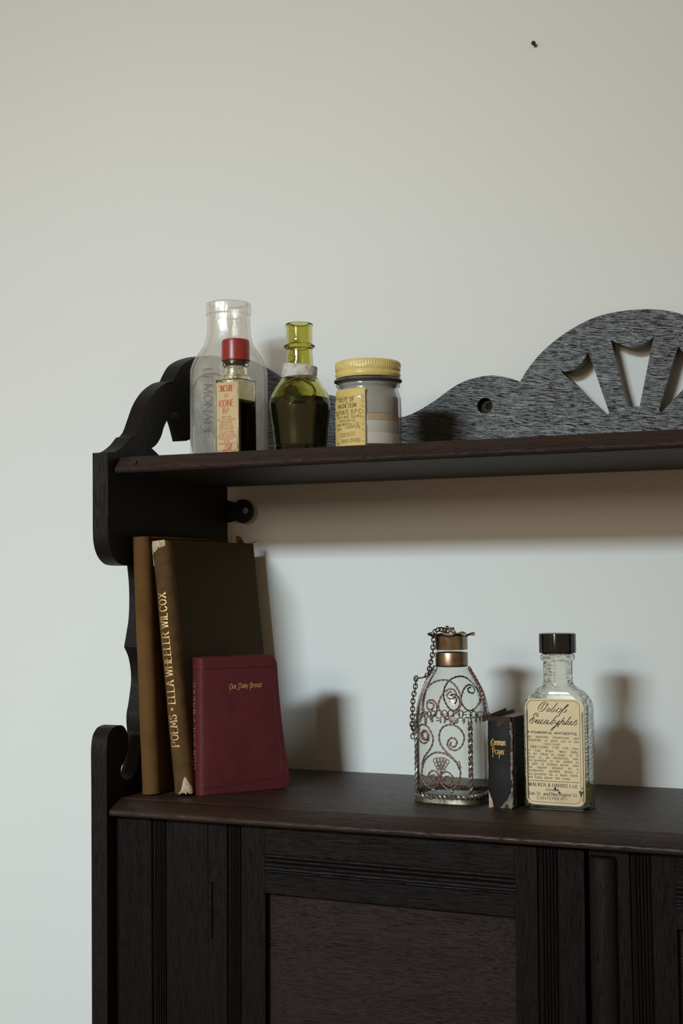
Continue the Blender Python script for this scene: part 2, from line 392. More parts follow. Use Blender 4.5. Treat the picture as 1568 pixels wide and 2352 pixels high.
# ------------------------------------------------------------------ stroke lettering
GL = {
'A': (5, '0,0 2.5,7 5,0|.9,2.3 4.1,2.3'), 'B': (4.6, '0,0 0,7|~0,7 2.6,7 3.9,6.2 3.9,4.6 2.6,3.8 0,3.8|~0,3.8 3,3.8 4.5,2.8 4.5,1 3,0 0,0'),
'C': (4.8, '~4.7,5.5 3.7,6.8 2.4,7 .9,6 .1,3.5 .9,1 2.4,0 3.7,.2 4.8,1.5'), 'D': (4.9, '0,0 0,7|~0,7 2.3,7 4.2,5.9 4.8,3.5 4.2,1.1 2.3,0 0,0'),
'E': (4.2, '0,0 0,7|0,7 4,7|0,3.6 3.2,3.6|0,0 4.2,0'), 'F': (4, '0,0 0,7|0,7 4,7|0,3.6 3.2,3.6'),
'G': (5, '~4.7,5.5 3.7,6.8 2.4,7 .9,6 .1,3.5 .9,1 2.4,0 3.9,.3 4.8,1.2|4.8,0 4.8,3|3.2,3 4.8,3'), 'H': (5, '0,0 0,7|5,0 5,7|0,3.6 5,3.6'),
'I': (.6, '.3,0 .3,7'), 'J': (3, '~3,7 3,2 2.4,.4 1.2,0 .2,.8'), 'K': (4.8, '0,0 0,7|4.6,7 0,2.8|1.6,4.2 4.8,0'), 'L': (4, '0,0 0,7|0,0 4,0'),
'M': (6, '0,0 .4,7|.4,7 3,1.2|3,1.2 5.6,7|5.6,7 6,0'), 'N': (5, '0,0 0,7|0,7 5,0|5,0 5,7'), 'O': (5.4, '~2.7,7 .9,6 .1,3.5 .9,1 2.7,0 4.5,1 5.3,3.5 4.5,6 2.7,7'),
'P': (4.4, '0,0 0,7|~0,7 2.8,7 4.3,6.2 4.3,4.3 2.8,3.4 0,3.4'), 'Q': (5.4, '~2.7,7 .9,6 .1,3.5 .9,1 2.7,0 4.5,1 5.3,3.5 4.5,6 2.7,7|3,1.6 5.4,-.8'),
'R': (4.8, '0,0 0,7|~0,7 2.8,7 4.2,6.2 4.2,4.5 2.8,3.6 0,3.6|2.4,3.6 4.8,0'), 'S': (4.2, '~3.9,5.6 3.1,6.8 2,7 .7,6.4 .5,5 1.6,4 3,3.2 4,2.1 3.6,.7 2.2,0 .9,.3 .1,1.6'),
'T': (4.8, '2.4,0 2.4,7|0,7 4.8,7'), 'U': (4.8, '~0,7 0,2.2 .8,.5 2.4,0 4,.5 4.8,2.2 4.8,7'), 'V': (5, '0,7 2.5,0|2.5,0 5,7'), 'W': (7, '0,7 1.8,0|1.8,0 3.5,6.6|3.5,6.6 5.2,0|5.2,0 7,7'),
'X': (4.8, '0,7 4.8,0|0,0 4.8,7'), 'Y': (4.8, '0,7 2.4,3.2|4.8,7 2.4,3.2|2.4,3.2 2.4,0'), 'Z': (4.4, '0,7 4.4,7|4.4,7 0,0|0,0 4.4,0'),
'a': (3.6, '~.4,4.2 1.3,5 2.6,4.8 3.1,3.8 3.1,.2|~3.1,3 1.4,2.7 .2,1.7 .5,.4 1.7,0 3.1,1.1'), 'b': (3.8, '0,7 0,0|~0,3.8 1.2,4.9 2.7,4.9 3.7,3.6 3.7,1.4 2.7,.1 1.2,.1 0,1.2'),
'c': (3.4, '~3.2,3.9 2.4,4.9 1.2,4.9 .2,3.6 .2,1.4 1.2,.1 2.4,.1 3.3,1'), 'd': (3.8, '3.8,7 3.8,0|~3.8,3.8 2.6,4.9 1.1,4.9 .1,3.6 .1,1.4 1.1,.1 2.6,.1 3.8,1.2'),
'e': (3.5, '.2,2.7 3.4,2.7|~3.4,2.7 3.2,4.2 2.2,5 1.1,4.8 .2,3.6 .2,1.4 1.2,.1 2.4,.1 3.4,1'), 'f': (2.6, '~2.6,6.5 1.9,7 1.1,6.6 .9,5.4 .9,0|0,4.7 2.2,4.7'),
'g': (3.8, '3.7,5 3.7,-.6|~3.7,-.6 3.2,-1.9 1.9,-2.3 .5,-1.8|~3.7,3.8 2.6,4.9 1.1,4.9 .1,3.6 .1,1.6 1.1,.4 2.6,.4 3.7,1.4'), 'h': (3.8, '0,7 0,0|~0,3.6 1.2,4.8 2.8,4.9 3.6,3.8 3.6,0'),
'i': (.8, '.4,5 .4,0|.4,6.4 .4,6.9'), 'j': (1.4, '~1,5 1,-1.4 .2,-2.2|1,6.4 1,6.9'), 'k': (3.6, '0,7 0,0|3.3,5 0,2|1.2,3 3.6,0'), 'l': (.8, '.4,7 .4,0'),
'm': (6, '0,5 0,0|~0,3.6 1.1,4.8 2.3,4.9 3,3.8 3,0|~3,3.6 4.1,4.8 5.3,4.9 6,3.8 6,0'), 'n': (3.7, '0,5 0,0|~0,3.6 1.2,4.8 2.8,4.9 3.6,3.8 3.6,0'),
'o': (3.8, '~1.9,5 .6,4.3 .1,2.5 .6,.7 1.9,0 3.2,.7 3.7,2.5 3.2,4.3 1.9,5'), 'p': (3.8, '0,5 0,-2.3|~0,3.8 1.2,4.9 2.7,4.9 3.7,3.6 3.7,1.4 2.7,.1 1.2,.1 0,1.2'),
'q': (3.8, '3.7,5 3.7,-2.3|~3.7,3.8 2.6,4.9 1.1,4.9 .1,3.6 .1,1.4 1.1,.1 2.6,.1 3.7,1.2'), 'r': (2.6, '0,5 0,0|~0,3.2 .9,4.6 1.8,5 2.6,4.7'),
's': (3.1, '~2.9,4 2.2,4.9 1,4.9 .3,3.9 1.2,2.9 2.4,2.2 3,1.2 2.2,.1 1,.1 .1,1.1'), 't': (2.4, '~.9,6.4 .9,1 1.4,.1 2.4,.3|0,4.8 2.3,4.8'),
'u': (3.7, '~0,5 0,1.4 .8,.1 2.2,.1 3.6,1.4|3.6,5 3.6,0'), 'v': (3.6, '0,5 1.8,0|1.8,0 3.6,5'), 'w': (5.4, '0,5 1.4,0|1.4,0 2.7,4.8|2.7,4.8 4,0|4,0 5.4,5'),
'x': (3.4, '0,5 3.4,0|0,0 3.4,5'), 'y': (3.6, '0,5 1.8,0|~3.6,5 1.8,0 1,-1.8 .1,-2.2'), 'z': (3.2, '0,5 3.2,5|3.2,5 0,0|0,0 3.2,0'),
'0': (4, '~2,7 .6,6 .1,3.5 .6,1 2,0 3.4,1 3.9,3.5 3.4,6 2,7'), '1': (2, '0,5.6 1.2,7|1.2,7 1.2,0'), '2': (4, '~.2,5.4 .9,6.8 2.2,7 3.6,6.2 3.6,4.6 2,2.4 .1,0|.1,0 4,0'),
'3': (3.9, '~.2,6 1.2,7 2.8,6.9 3.5,5.5 2.8,4.1 1.4,3.8|~1.4,3.8 3.2,3.6 3.8,2 3,.3 1.4,0 .1,.9'), '8': (4, '~2,7 .6,6.4 .5,5 2,3.8 3.7,2.6 3.7,.8 2,0 .3,.8 .3,2.6 2,3.8 3.5,5 3.4,6.4 2,7'),
'9': (4, '~3.8,4.8 2.8,3.2 1.2,3.2 .2,4.6 .6,6.4 2,7 3.4,6.4 3.8,4.8 3.4,1.6 2.2,0 .8,.3'), '5': (3.8, '3.6,7 .5,7|.5,7 .3,4|~.3,4 1.8,4.5 3.3,3.8 3.7,2.2 3,.5 1.6,0 .1,.8'),
'.': (.8, '.4,0 .4,.5'), ',': (.9, '.6,.5 .2,-1.2'), ':': (.8, '.4,0 .4,.5|.4,3.6 .4,4.1'), ';': (.9, '.6,.5 .2,-1.2|.6,3.6 .6,4.1'), '-': (2, '.2,2.4 1.9,2.4'),
'_': (6, '0,2.6 6,2.6'), '/': (3, '0,-.6 3,7.4'), '*': (2.2, '~1.1,4.6 .3,4.0 .3,2.9 1.1,2.4 1.9,2.9 1.9,4.0 1.1,4.6|1.1,2.9 1.1,4.2'),
'&': (5.4, '~5.2,3 4,1 2.4,0 .8,.3 .2,1.8 1.2,3.4 2.8,4.6 3.2,6 2.4,7 1.3,6.4 1.4,5 3,2.4 5.2,0'),
}
STY = { 'title': (.95, .42, 1.3, None, 0, 1, 1.9),  # thick, thin, serif, nib angle (None: upright stress), slant, x scale, tracking
'serif': (1.15, .45, 1.5, None, 0, 1, 2.0), 'slab': (.98, .55, 1.4, None, 0, .95, 1.9), 'ital': (.95, .45, 1.0, None, .22, .9, 1.6),
'sans': (.85, .80, 0, None, 0, 1, 1.5), 'bold': (1.85, 1.5, 0, None, 0, 1.15, 2.0), 'narrow': (.82, .66, 0, None, 0, .82, 1.6),
'black': (1.3, .3, .6, 42, 0, .85, .95), 'gold': (1.0, .55, .55, None, 0, 1.05, 2.2), 'mono': (.62, .6, 0, None, 0, 1, 1.6), 'deco': (.75, .6, .3, None, 0, 1.1, 3.2)}

def ribbon(mb, pts, wfun, fn):
    P = np.array(pts, float); n = len(P)
    if n < 2: return
    T = np.gradient(P, axis=0); T /= (np.linalg.norm(T, axis=1)[:, None] + 1e-9)
    rows = []
    for i in range(n):
        h = wfun(T[i]) / 2; nx, ny = -T[i][1] * h, T[i][0] * h
        rows.append([fn(P[i][0] + nx, P[i][1] + ny), fn(P[i][0] - nx, P[i][1] - ny)])
    mb.grid(rows, closed=False)

def glyph_strokes(ch):
    w, d = GL[ch]; out = []
    for st in d.split('|'):
        sm = st[0] == '~'
        p = [tuple(map(float, q.split(','))) for q in st.lstrip('~').split()]
        out.append((sm, p))
    return w, out

def text_width(s, sty, caps=None):
    xs, tr = sty[5], sty[6]; w = 0
    for ch in s:
        w += (3.0 if ch == ' ' else GL[ch][0] * xs + tr)
    return w - tr

def write(mb, s, fn, u0, v0, size, style='serif', u1=None, center=None, just=True, slope=0, small_from=None):
    """letters of cap height `size` on a baseline from (u0,v0); u1: stretch the word spaces (or tracking) to end there"""
    sty = STY[style]; thick, thin, serif, nib, slant, xs, tr = sty
    k = size / 7.0
    wid = text_width(s, sty) * k; gaps = s.count(' '); extra = 0; trk = 0
    if center is not None: u0 = center - wid / 2
    elif u1 is not None:
        if just and gaps and u1 - u0 > wid: extra = (u1 - u0 - wid) / gaps
        else: xs = xs * (u1 - u0) / wid; tr = tr * (u1 - u0) / wid
    base_u = u0
    def wf(t):
        if nib is not None:
            a = math.atan2(t[1], t[0]) - math.radians(nib); c = abs(math.sin(a))
        else: c = abs(t[1]) ** 1.3
        return (thin + (thick - thin) * c) * k
    u = u0
    for ch in s:
        if ch == ' ': u += 3.0 * k * (xs / sty[5]) + extra; continue
        w, strokes = glyph_strokes(ch)
        for sm, p in strokes:
            q = [(u + (x * xs + slant * y) * k, v0 + slope * (u - base_u) + y * k) for x, y in p]
            if sm and len(q) > 2: q = cr(q, 3)
            if not sm:
                for a, b in zip(q[:-1], q[1:]): ribbon(mb, resample([a, b], 1.2 * k), wf, fn)
            else: ribbon(mb, q, wf, fn)
            if serif and not (sm and len(p) > 6):
                for e, o in ((0, 1), (-1, -2)):
                    x, y = p[e]; dx, dy = p[o][0] - x, p[o][1] - y
                    if abs(dy) > abs(dx) * .8 and any(abs(y - t) < .05 for t in (0, 5, 7, -2.3)) and abs(dy) > .8:
                        c = q[e]; yy = c[1] + (thin * .5 * k if dy > 0 else -thin * .5 * k)
                        ribbon(mb, [(c[0] - serif * k * xs, yy), (c[0] + serif * k * xs, yy)], lambda t: thin * k, fn)
        u += (w * xs + tr) * k

# ------------------------------------------------------------------ room shell
YW = 0.010                                            # wall face; the cabinet hangs 10 mm proud of it
ZL = -0.2502                                          # top of the lower shelf
ZU = 0.0135                                           # top of the upper shelf
def slab(name, a, b, mt):
    mb = MB(); mb.box(a, b); o = build(name, mb, mt, smooth=False); tag(o, kind='structure'); return o
slab('wall_back', (-2.0, YW, -1.60), (2.6, YW + .1, 1.45), M['wall'])
slab('floor', (-2.0, -4.2, -1.70), (2.6, YW, -1.60), plain('floor boards', (.10, .06, .035, 1), .5, var=(6, (.06, .036, .02, 1), .4, .7)))
slab('ceiling', (-2.0, -4.2, 1.45), (2.6, YW + .1, 1.55), M['wall'])
# faint vertical seam and blisters in the plaster
mb = MB()
p0, p1 = at(634, 300, YW), at(636, 760, YW)
mb.grid([[(p0[0] - .0010, YW, p0[2]), (p0[0], YW - .00022, p0[2]), (p0[0] + .0010, YW, p0[2])],
         [(p1[0] - .0010, YW, p1[2]), (p1[0], YW - .00022, p1[2]), (p1[0] + .0010, YW, p1[2])]], closed=False)
tag(build('trim_1', mb, M['wall']), kind='structure')

# nail
pn = at(1224, 98, .0042)
nail = empty('nail', (pn[0], YW, pn[2]))
tag(nail, 'small dark nail driven into the bare wall, high above the cabinet', 'nail')
mb = MB(); mb.tube([(0, .006, -.0012), (0, -.0045, 0)], .0008, 12); build('shank', mb, M['iron'], nail)
mb = MB(); mb.tube([(0, -.0040, 0), (0, -.0046, 0), (0, -.0056, 0), (0, -.0060, 0)], lambda t: (.0014, .0019, .0017, .0008)[min(3, int(t * 3.01))], 24); build('head', mb, M['iron'], nail)

# ------------------------------------------------------------------ wall cabinet
CX = 0.369                                            # centre line; the far half is the mirror image
cab = empty('wall_cabinet', (CX, 0, -.62))
tag(cab, 'dark stained oak wall cabinet with open shelves, fan-pierced back board and panelled doors', 'cabinet')
mm = lambda l: [tuple(x * .001 if not isinstance(x, str) else x for x in p) for p in l]

def side_outline():
    top = cr(mm([(-198.3, 16, 'c'), (-189, 17), (-180, 20.5), (-172, 25.2), (-165, 30.8, 'c'), (-159.5, 32.2, 'c'), (-154, 37), (-147, 48), (-139.5, 59.5), (-129, 69.8), (-118, 76.8),
                 (-107, 81.8), (-96, 84.7, 'c'), (-90, 92), (-82, 99.5), (-71, 105), (-58, 109.5), (-40, 114), (-20, 116.8), (0, 117, 'c')]), 4)
    fr = cr(mm([(-200.5, -620, 'c'), (-200.9, -300), (-201.1, -240), (-201.3, -222), (-201.2, -211), (-199.3, -202), (-195, -197.5), (-190, -195.3), (-180, -195), (-174, -198.5), (-170, -205), (-169.5, -212), (-173, -220), (-180, -227, 'c'), (-181, -232),
                (-176, -237), (-167, -238), (-160, -235), (-156.5, -230, 'c'), (-153, -220), (-150, -208), (-149.6, -203), (-150.6, -196, 'c'), (-150.2, -189), (-147, -180), (-143.2, -162), (-146.5, -146), (-153.6, -136, 'c'),
                (-150, -125), (-146.8, -114), (-145.6, -100), (-146.2, -85), (-148.5, -72, 'c')]), 4)
    low = cr(mm([(-148.5, -71.2, 'c'), (-176, -70.9), (-187, -67.5), (-194, -61), (-197.6, -52), (-198.3, -42, 'c')]), 4)
    return [tuple(p) for p in top] + [(0, -.62)] + [tuple(p) for p in fr] + [tuple(p) for p in low]
hole = cr(mm([(-132.6, 24.5, 'c'), (-125, 28.3), (-117.5, 35.4), (-113, 43.5), (-107, 50.5), (-100, 56.5), (-92.5, 58.5), (-86, 54.5), (-81, 48), (-77.2, 41), (-74.6, 35.6, 'c'), (-69, 37.5, 'c'), (-67.2, 46), (-68.4, 55), (-67.4, 63),
              (-64.5, 69.5, 'c'), (-54, 60), (-47, 46), (-41, 33), (-34, 24.5, 'c'), (-60, 16.6), (-85, 14.4), (-110, 16)]), 4, True)
hole = [tuple(p) for p in hole]
for x0, x1 in ((-.0138, 0), (2 * CX, 2 * CX + .0138)):
    mb = MB(); mb.prism([side_outline(), hole], lambda u, v, w: (w, u, v), x0, x1)
    build('side_panel', mb, M['oak_side'], cab, bevel=.0009, world=True)

# back board with fan
L = mm([(0, 13.4, 'c'), (0, 117.5, 'c'), (14, 117), (25, 114), (35.4, 108.9), (47.8, 101.8), (55.9, 95.6), (62.6, 88.1), (71, 78, 'c'), (80, 72.5), (90, 74.4), (99.8, 76.2), (107, 76), (114, 73.6), (126, 66.5), (140, 58.5), (154, 54), (170, 52.9),
        (178, 54), (186, 56.8), (195, 61), (204.4, 66.2), (214, 72.5), (222.6, 77.4), (230, 80.3), (237.1, 82), (246, 83.2), (254, 83.2), (262.9, 81.6), (270.6, 79.1), (276.8, 76.6, 'c'), (281.7, 84.2), (291, 95.2),
        (302.1, 105.1), (317.7, 115.3), (336, 123.5), (352, 127), (CX * 1000, 128)])
Lm = L[:-1][::-1]
Lm = [((2 * CX - p[0]), p[1]) + tuple(p[2:]) for p in Lm]
outl = [tuple(p) for p in cr(L + Lm, 4)]
P1 = mm([(310.2, 84.4, 'c'), (314.0, 82.3), (318.5, 82.7), (322.8, 84.3), (327.7, 88.2), (330.6, 92), (333.1, 96, 'c'), (336.6, 87.5), (343, 67), (349.4, 46.9, 'c'), (347.8, 44.5, 'c'), (339.1, 53.4), (329, 63.6), (319.9, 74.2), (314.5, 79)])
P2 = mm([(351.9, 105.4, 'c'), (357, 102.2), (362.5, 100), (368.1, 98.6), (375.4, 99.6), (380, 101.6), (386, 105, 'c'), (383.6, 96), (378.5, 73), (373.6, 50.7, 'c'), (364.6, 50.7, 'c'), (360.5, 66), (357.0, 81.5), (353.8, 97)])
p1 = [tuple(p) for p in cr(P1, 3, True)]; p2 = [tuple(p) for p in cr(P2, 3, True)]
p3 = [(2 * CX - a, b) for a, b in p1]
circ = lambda cx, cz, r: [(cx + r * math.cos(2 * PI * k / 24), cz + r * math.sin(2 * PI * k / 24)) for k in range(24)]
mb = MB(); mb.prism([outl, p1, p2, p3, circ(.2465, .0585, .0066), circ(2 * CX - .2465, .0585, .0066)], lambda u, v, w: (u, w, v), -.012, 0)
build('back_board', mb, M['oak_back'], cab, bevel=.0007, world=True)
for hx_, ix in ((.2465, .0014), (2 * CX - .2465, -.0014)):            # screw holes are counterbored: a narrow hole at the back
    mb = MB(); mb.prism([circ(hx_, .0585, .0067), circ(hx_ + ix, .0590, .0031)], lambda u, v, w: (u, w, v), -.0040, -.0003)
    build('screw_recess', mb, M['oak_upper'], cab, world=True)
# shelves
def shelf(prof, name='shelf', x0=.0002, x1=2 * CX - .0002, mt='oak_shelf'):
    mb = MB(); mb.prism([prof], lambda u, v, w: (w, u, v), x0, x1); return build(name, mb, M[mt], cab, bevel=.0012, world=True, seg=3)
shelf([(-.0122, 0), (-.1885, 0), (-.1905, .0022), (-.1902, .0042), (-.1815, ZU), (-.0122, ZU)], mt='oak_upper')
shelf([(0, 0), (-.0122, 0), (-.0122, .0132), (0, .0132)], 'shelf_ledge')
shelf([(0, -.2619), (-.1978, -.2619), (-.1994, -.2600), (-.1990, -.2574), (-.1832, ZL), (0, ZL)])
# peg hole plug at the left end of the shelf edge
mb = MB(); q = at(310, 1061, -.1875); mb.tube([(q[0], -.1885, q[2]), (q[0], -.1800, q[2])], .0013, 10); build('nail_hole', mb, M['iron'], cab, world=True)
# mirror plate on the back edge, left
mb = MB()
rr = [(-.004, -.0362), (.004, -.0325), (.0075, -.0335)]
oc = circ(.0147, -.0222, .0108)
mb.prism([oc, circ(.0172, -.0218, .0030)], lambda u, v, w: (u, w, v), .0006, .0026)
mb.prism([[(-.006, -.0335), (.0085, -.0305), (.0085, -.0145), (-.006, -.0105)]], lambda u, v, w: (u, w, v), .0008, .0024)
build('hanging_plate', mb, M['iron'], cab, world=True, bevel=.0004)

# cupboard front
YF = -.188
ZT, ZB = -.2625, -.60
def flute(x0, x1, n=5, d=.0022):
    """reeded strip between two grooves, as (x, depth) points"""
    pts = [(x0, 0), (x0 + .0008, .0022), (x0 + .0020, .0020)]
    w = (x1 - x0 - .0034) / n; x = x0 + .0022
    for k in range(n):
        for j in range(7):
            a = PI * j / 6
            pts.append((x + w * (.5 - .46 * math.cos(a)), .0018 - .0016 * math.sin(a)))
        x += w
    return pts + [(x1 - .0012, .0017), (x1 - .0006, .0015), (x1, 0)]
def stile(name, x0, x1, fl, parent, z0=ZB, z1=ZT, mt='oak_v', yf=YF, dep=.018):
    front = [(x0, 0)] + [p for f in fl for p in flute(*f)] + [(x1, 0)]
    poly = [(x, yf + d) for x, d in front] + [(x1, yf + dep), (x0, yf + dep)]
    mb = MB(); mb.prism([poly], lambda u, v, w: (u, v, w), z0, z1)
    return build(name, mb, M[mt], parent, world=True, sharp=30)
stile('stile', .0004, .0792, [(.0308, .0442)], cab)
stile('stile', 2 * CX - .0792, 2 * CX - .0004, [(2 * CX - .0442, 2 * CX - .0308)], cab)
mb = MB(); mb.box((.0004, YF, -.62), (2 * CX - .0004, -.002, -.601)); build('bottom_board', mb, M['oak_x'], cab, world=True, bevel=.001)
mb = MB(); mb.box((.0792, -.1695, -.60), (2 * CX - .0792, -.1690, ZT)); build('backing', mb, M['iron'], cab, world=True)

def door(x0, s1, fl1, p0, p1_, s2, fl2, x1, mirror, droop):
    """left stile x0..p0, panel p0..p1_, right stile p1_..x1"""
    mb = MB(); mb.box((p0 - .004, YF + .0070, ZB + .03), (p1_ + .004, YF + .0120, ZT - .04))
    dr = build('door', mb, M['oak_panel'], cab, world=True)
    zt, zb = ZT - .0006, ZB + .001
    stile('door_stile', x0, p0, fl1, dr, zb, zt); stile('door_stile', p1_, x1, fl2, dr, zb, zt)
    xa, xb = p0 + .0002, p1_ - .0002
    mb = MB()
    prof = [(zt, 0), (-.2822, 0), (-.2826, .0014)]
    for zc in (-.2846, -.2876):
        prof += [(zc + .0015 * math.cos(a), .0013 - .0016 * math.sin(a)) for a in [PI * j / 8 for j in range(9)]]
    prof += [(-.2894, .0014), (-.2898, .0004), (-.2915, .0003), (-.2918, .0014), (-.2926, .0002), (-.2938, -.0002), (-.2948, .0003), (-.2952, .0015), (-.2960, .0012), (-.2966, 0), (-.3112, 0), (-.3118, .0006), (-.3118, .018), (zt, .018)]
    mb.prism([prof], lambda u, v, w: (w, YF + v, u), xa, xb); build('rail', mb, M['oak_x'], dr, world=True, sharp=30)
    mb = MB(); mb.box((xa, YF, zb), (xb, YF + .018, zb + .052)); build('rail', mb, M['oak_x'], dr, world=True, bevel=.0006)
    hx = x0 + .0020 if not mirror else x1 - .0020
    for z0 in (-.3483, -.560):
        hb = MB(); hb.box((hx - .0019, YF - .0004, z0), (hx + .0019, YF + .001, z0 + .0412))
        edges = [0, .0100, .0206, .0310, .0412]
        for a, b in zip(edges[:-1], edges[1:]):
            hb.lathe([(.0006, a + .0001), (.0018, a + .0001), (.0020, a + .0003), (.0020, b - .0003), (.0018, b - .0001), (.0006, b - .0001)], 16, (hx, YF - .0002, z0))
        h = build('hinge', hb, M['hinge_brass'], dr, world=True); h['label'] = 'narrow dark brass butt hinge'
    if droop:
        c = Matrix.Translation((x0, 0, ZT)); dr.matrix_basis = c @ Matrix.Rotation(droop, 4, 'Y') @ c.inverted()
    return dr
d1 = door(.0800, 0, [(.0953, .1079)], .1268, .3146, 0, [(.3298, .3446)], .3619, False, math.radians(.35))
d2 = door(.3652, 0, [(.3915, .4062)], .4212, .6112, 0, [(.6301, .6427)], .6580, True, math.radians(-.25))
# half-round astragal that closes the gap between the doors
mb = MB(); rows = []
for z, s in ((-.598, 1), (-.2692, 1), (-.2680, .96), (-.2672, .85)):
    rows.append([(.3744 - .0091 * s * math.cos(PI * k / 14), YF - .0078 * s * math.sin(PI * k / 14) ** .8, z) for k in range(15)] + [(.3744 + .0091 * s, YF + .001, z), (.3744 - .0091 * s, YF + .001, z)])
mb.grid(rows, True, True, True); build('astragal', mb, M['oak_v'], d2, world=True)

# ------------------------------------------------------------------ books
def book_rows(t, prof, z0, z1, n, tw=None):
    return [[(x, y, z0 + (z1 - z0) * k / n) for x, y in prof] for k in range(n + 1)]

def hardback(name, loc, lean, rz, T, D, H, cover, spine_m, page_m, board=.0022, round_=.003):
    """spine faces -Y, covers are X faces; origin: front left foot"""
    e = empty(name, loc, rz, lean)
    # text block
    mb = MB(); mb.box((board, .004, .003), (T - board, D - .003, H - .003)); build('page_block', mb, page_m, e, bevel=.0005)
    for x0, x1 in ((0, board), (T - board, T)):
        mb = MB(); mb.box((x0, .0045, 0), (x1, D, H)); build('cover_board', mb, cover, e, bevel=.0009)
    # rounded spine shell
    out, inn = [], []
    N = 18
    for k in range(N + 1):
        a = PI * k / N
        u = T / 2 - (T / 2 + .0001) * math.cos(a)
        d = .0062 - .0062 * (math.sin(a) ** .55) - (round_ * math.sin(a))
        out.append((u, d)); inn.append((T / 2 + (u - T / 2) * .86, d + .0016))
    prof = out + inn[::-1]
    rows = []
    for k in range(15):
        z = H * k / 14; f = .0006 * math.sin(z * 90) * (1 if 0 < k < 14 else 0)
        rows.append([(x + (.0005 if 0 < k < 14 else .0012) * 0, y + f * .4, z) for x, y in prof])
    mb.__init__(); mb.grid(rows, True, True, True)
    sp = build('spine', mb, spine_m, e, sharp=50)
    def spine_pt(u, z, off=.0004):
        c = min(1, max(-1, (T / 2 - u) / (T / 2))); a = math.acos(c)
        d = .0062 - .0062 * (math.sin(a) ** .55) - (round_ * math.sin(a))
        return (u, d + .0006 * math.sin(z * 90) * .4 - off, z)
    return e, sp, spine_pt

bk1, s1, _ = hardback('plain_book', (.0018, -.1655, ZL), math.radians(-.0), 0, .0142, .138, .2008, M['cloth_tan'], M['cloth_tan'], M['page'])
bk1.matrix_basis = Matrix.Translation((.0088, -.1655, ZL + .0006)) @ Matrix.Rotation(math.radians(-2.3), 4, 'Y')
tag(bk1, 'tall plain tan cloth book leaning against the cabinet side, leftmost on the lower shelf', 'book', 'books on the lower shelf')

bk2, s2, sp2 = hardback('poetry_book', (0, 0, 0), 0, 0, .0158, .150, .1962, M['cloth_dark'], M['cloth_brown'], M['page'])
bk2.matrix_basis = Matrix.Translation((.0356, -.1618, ZL + .0016)) @ Matrix.Rotation(math.radians(-5.7), 4, 'Y')
tag(bk2, 'worn brown book of poems with gilt spine title, leaning between tan book and red book', 'book', 'books on the lower shelf')
mb = MB()
def fn2(u, v): return sp2(.0158 - .0018 - v, u)        # reads upward, letter tops to the left
write(mb, 'POEMS * ELLA WHEELER WILCOX', lambda u, v: fn2(u, v), .0365, .0034, .0067, 'title', u1=.1555, just=False)
build('spine_lettering', mb, M['gold'], s2)['label'] = 'gilt spine title'
# frayed head and tail of the spine
def ragged(fnp, edge_top, us, lo, hi, seed, off):
    rnd = random.Random(seed); mbx = MB(); rows = []
    for k, u in enumerate(us):
        a = lo(k / (len(us) - 1)) + rnd.uniform(-.0012, .0012)
        zz = [a + (edge_top - a) * j / 4 for j in range(5)] if hi is None else [a + (hi(k / (len(us) - 1)) - a) * j / 4 for j in range(5)]
        rows.append([fnp(u, z, off + rnd.uniform(0, .00035)) for z in zz])
    mbx.grid(rows, closed=False); return mbx
us = [.0020 + .0118 * k / 14 for k in range(15)]
mb = ragged(sp2, .1968, us, lambda t: .1870 + .0052 * t + (.002 if .5 < t < .62 else 0), None, 3, .0004)
build('frayed_spine_head', mb, M['torn'], s2, smooth=False)['label'] = 'frayed pale paper where the spine head is torn'
us = [.0002 + .0024 * k / 4 for k in range(5)]
mb = ragged(sp2, .1945, us, lambda t: .1790 - .002 * t, None, 5, .0007)
build('frayed_spine_head', mb, M['torn'], s2, smooth=False)['label'] = 'torn strip at the spine joint'
us = [.0062 + .0094 * k / 12 for k in range(13)]
mb = ragged(sp2, .0, us, lambda t: .0, lambda t: .0008 + .0118 * math.exp(-((t - .68) / .30) ** 2), 4, .0006)
build('frayed_spine_tail', mb, M['torn'], s2, smooth=False)['label'] = 'frayed pale paper where the spine tail is torn'
# loose scrap at the top rear
mb = MB(); mb.grid([[(.010, .128, .190), (.010, .128, .2035)], [(.0112, .137, .190), (.0118, .134, .2025)], [(.0125, .141, .190), (.013, .142, .193)]], closed=False)
build('loose_flap', mb, M['cloth_tan'], bk2, smooth=False)['label'] = 'torn flap standing up at the fore edge'
mb = MB(); mb.grid([[(.0150, .118, .1955), (.0148, .118, .1962)], [(.0162, .142, .1955), (.0160, .142, .1962)], [(.0170, .156, .1985), (.0168, .156, .1988)]], closed=False)
build('loose_flap', mb, M['cloth_dark'], bk2, smooth=False)['label'] = 'curled thread of cover cloth'

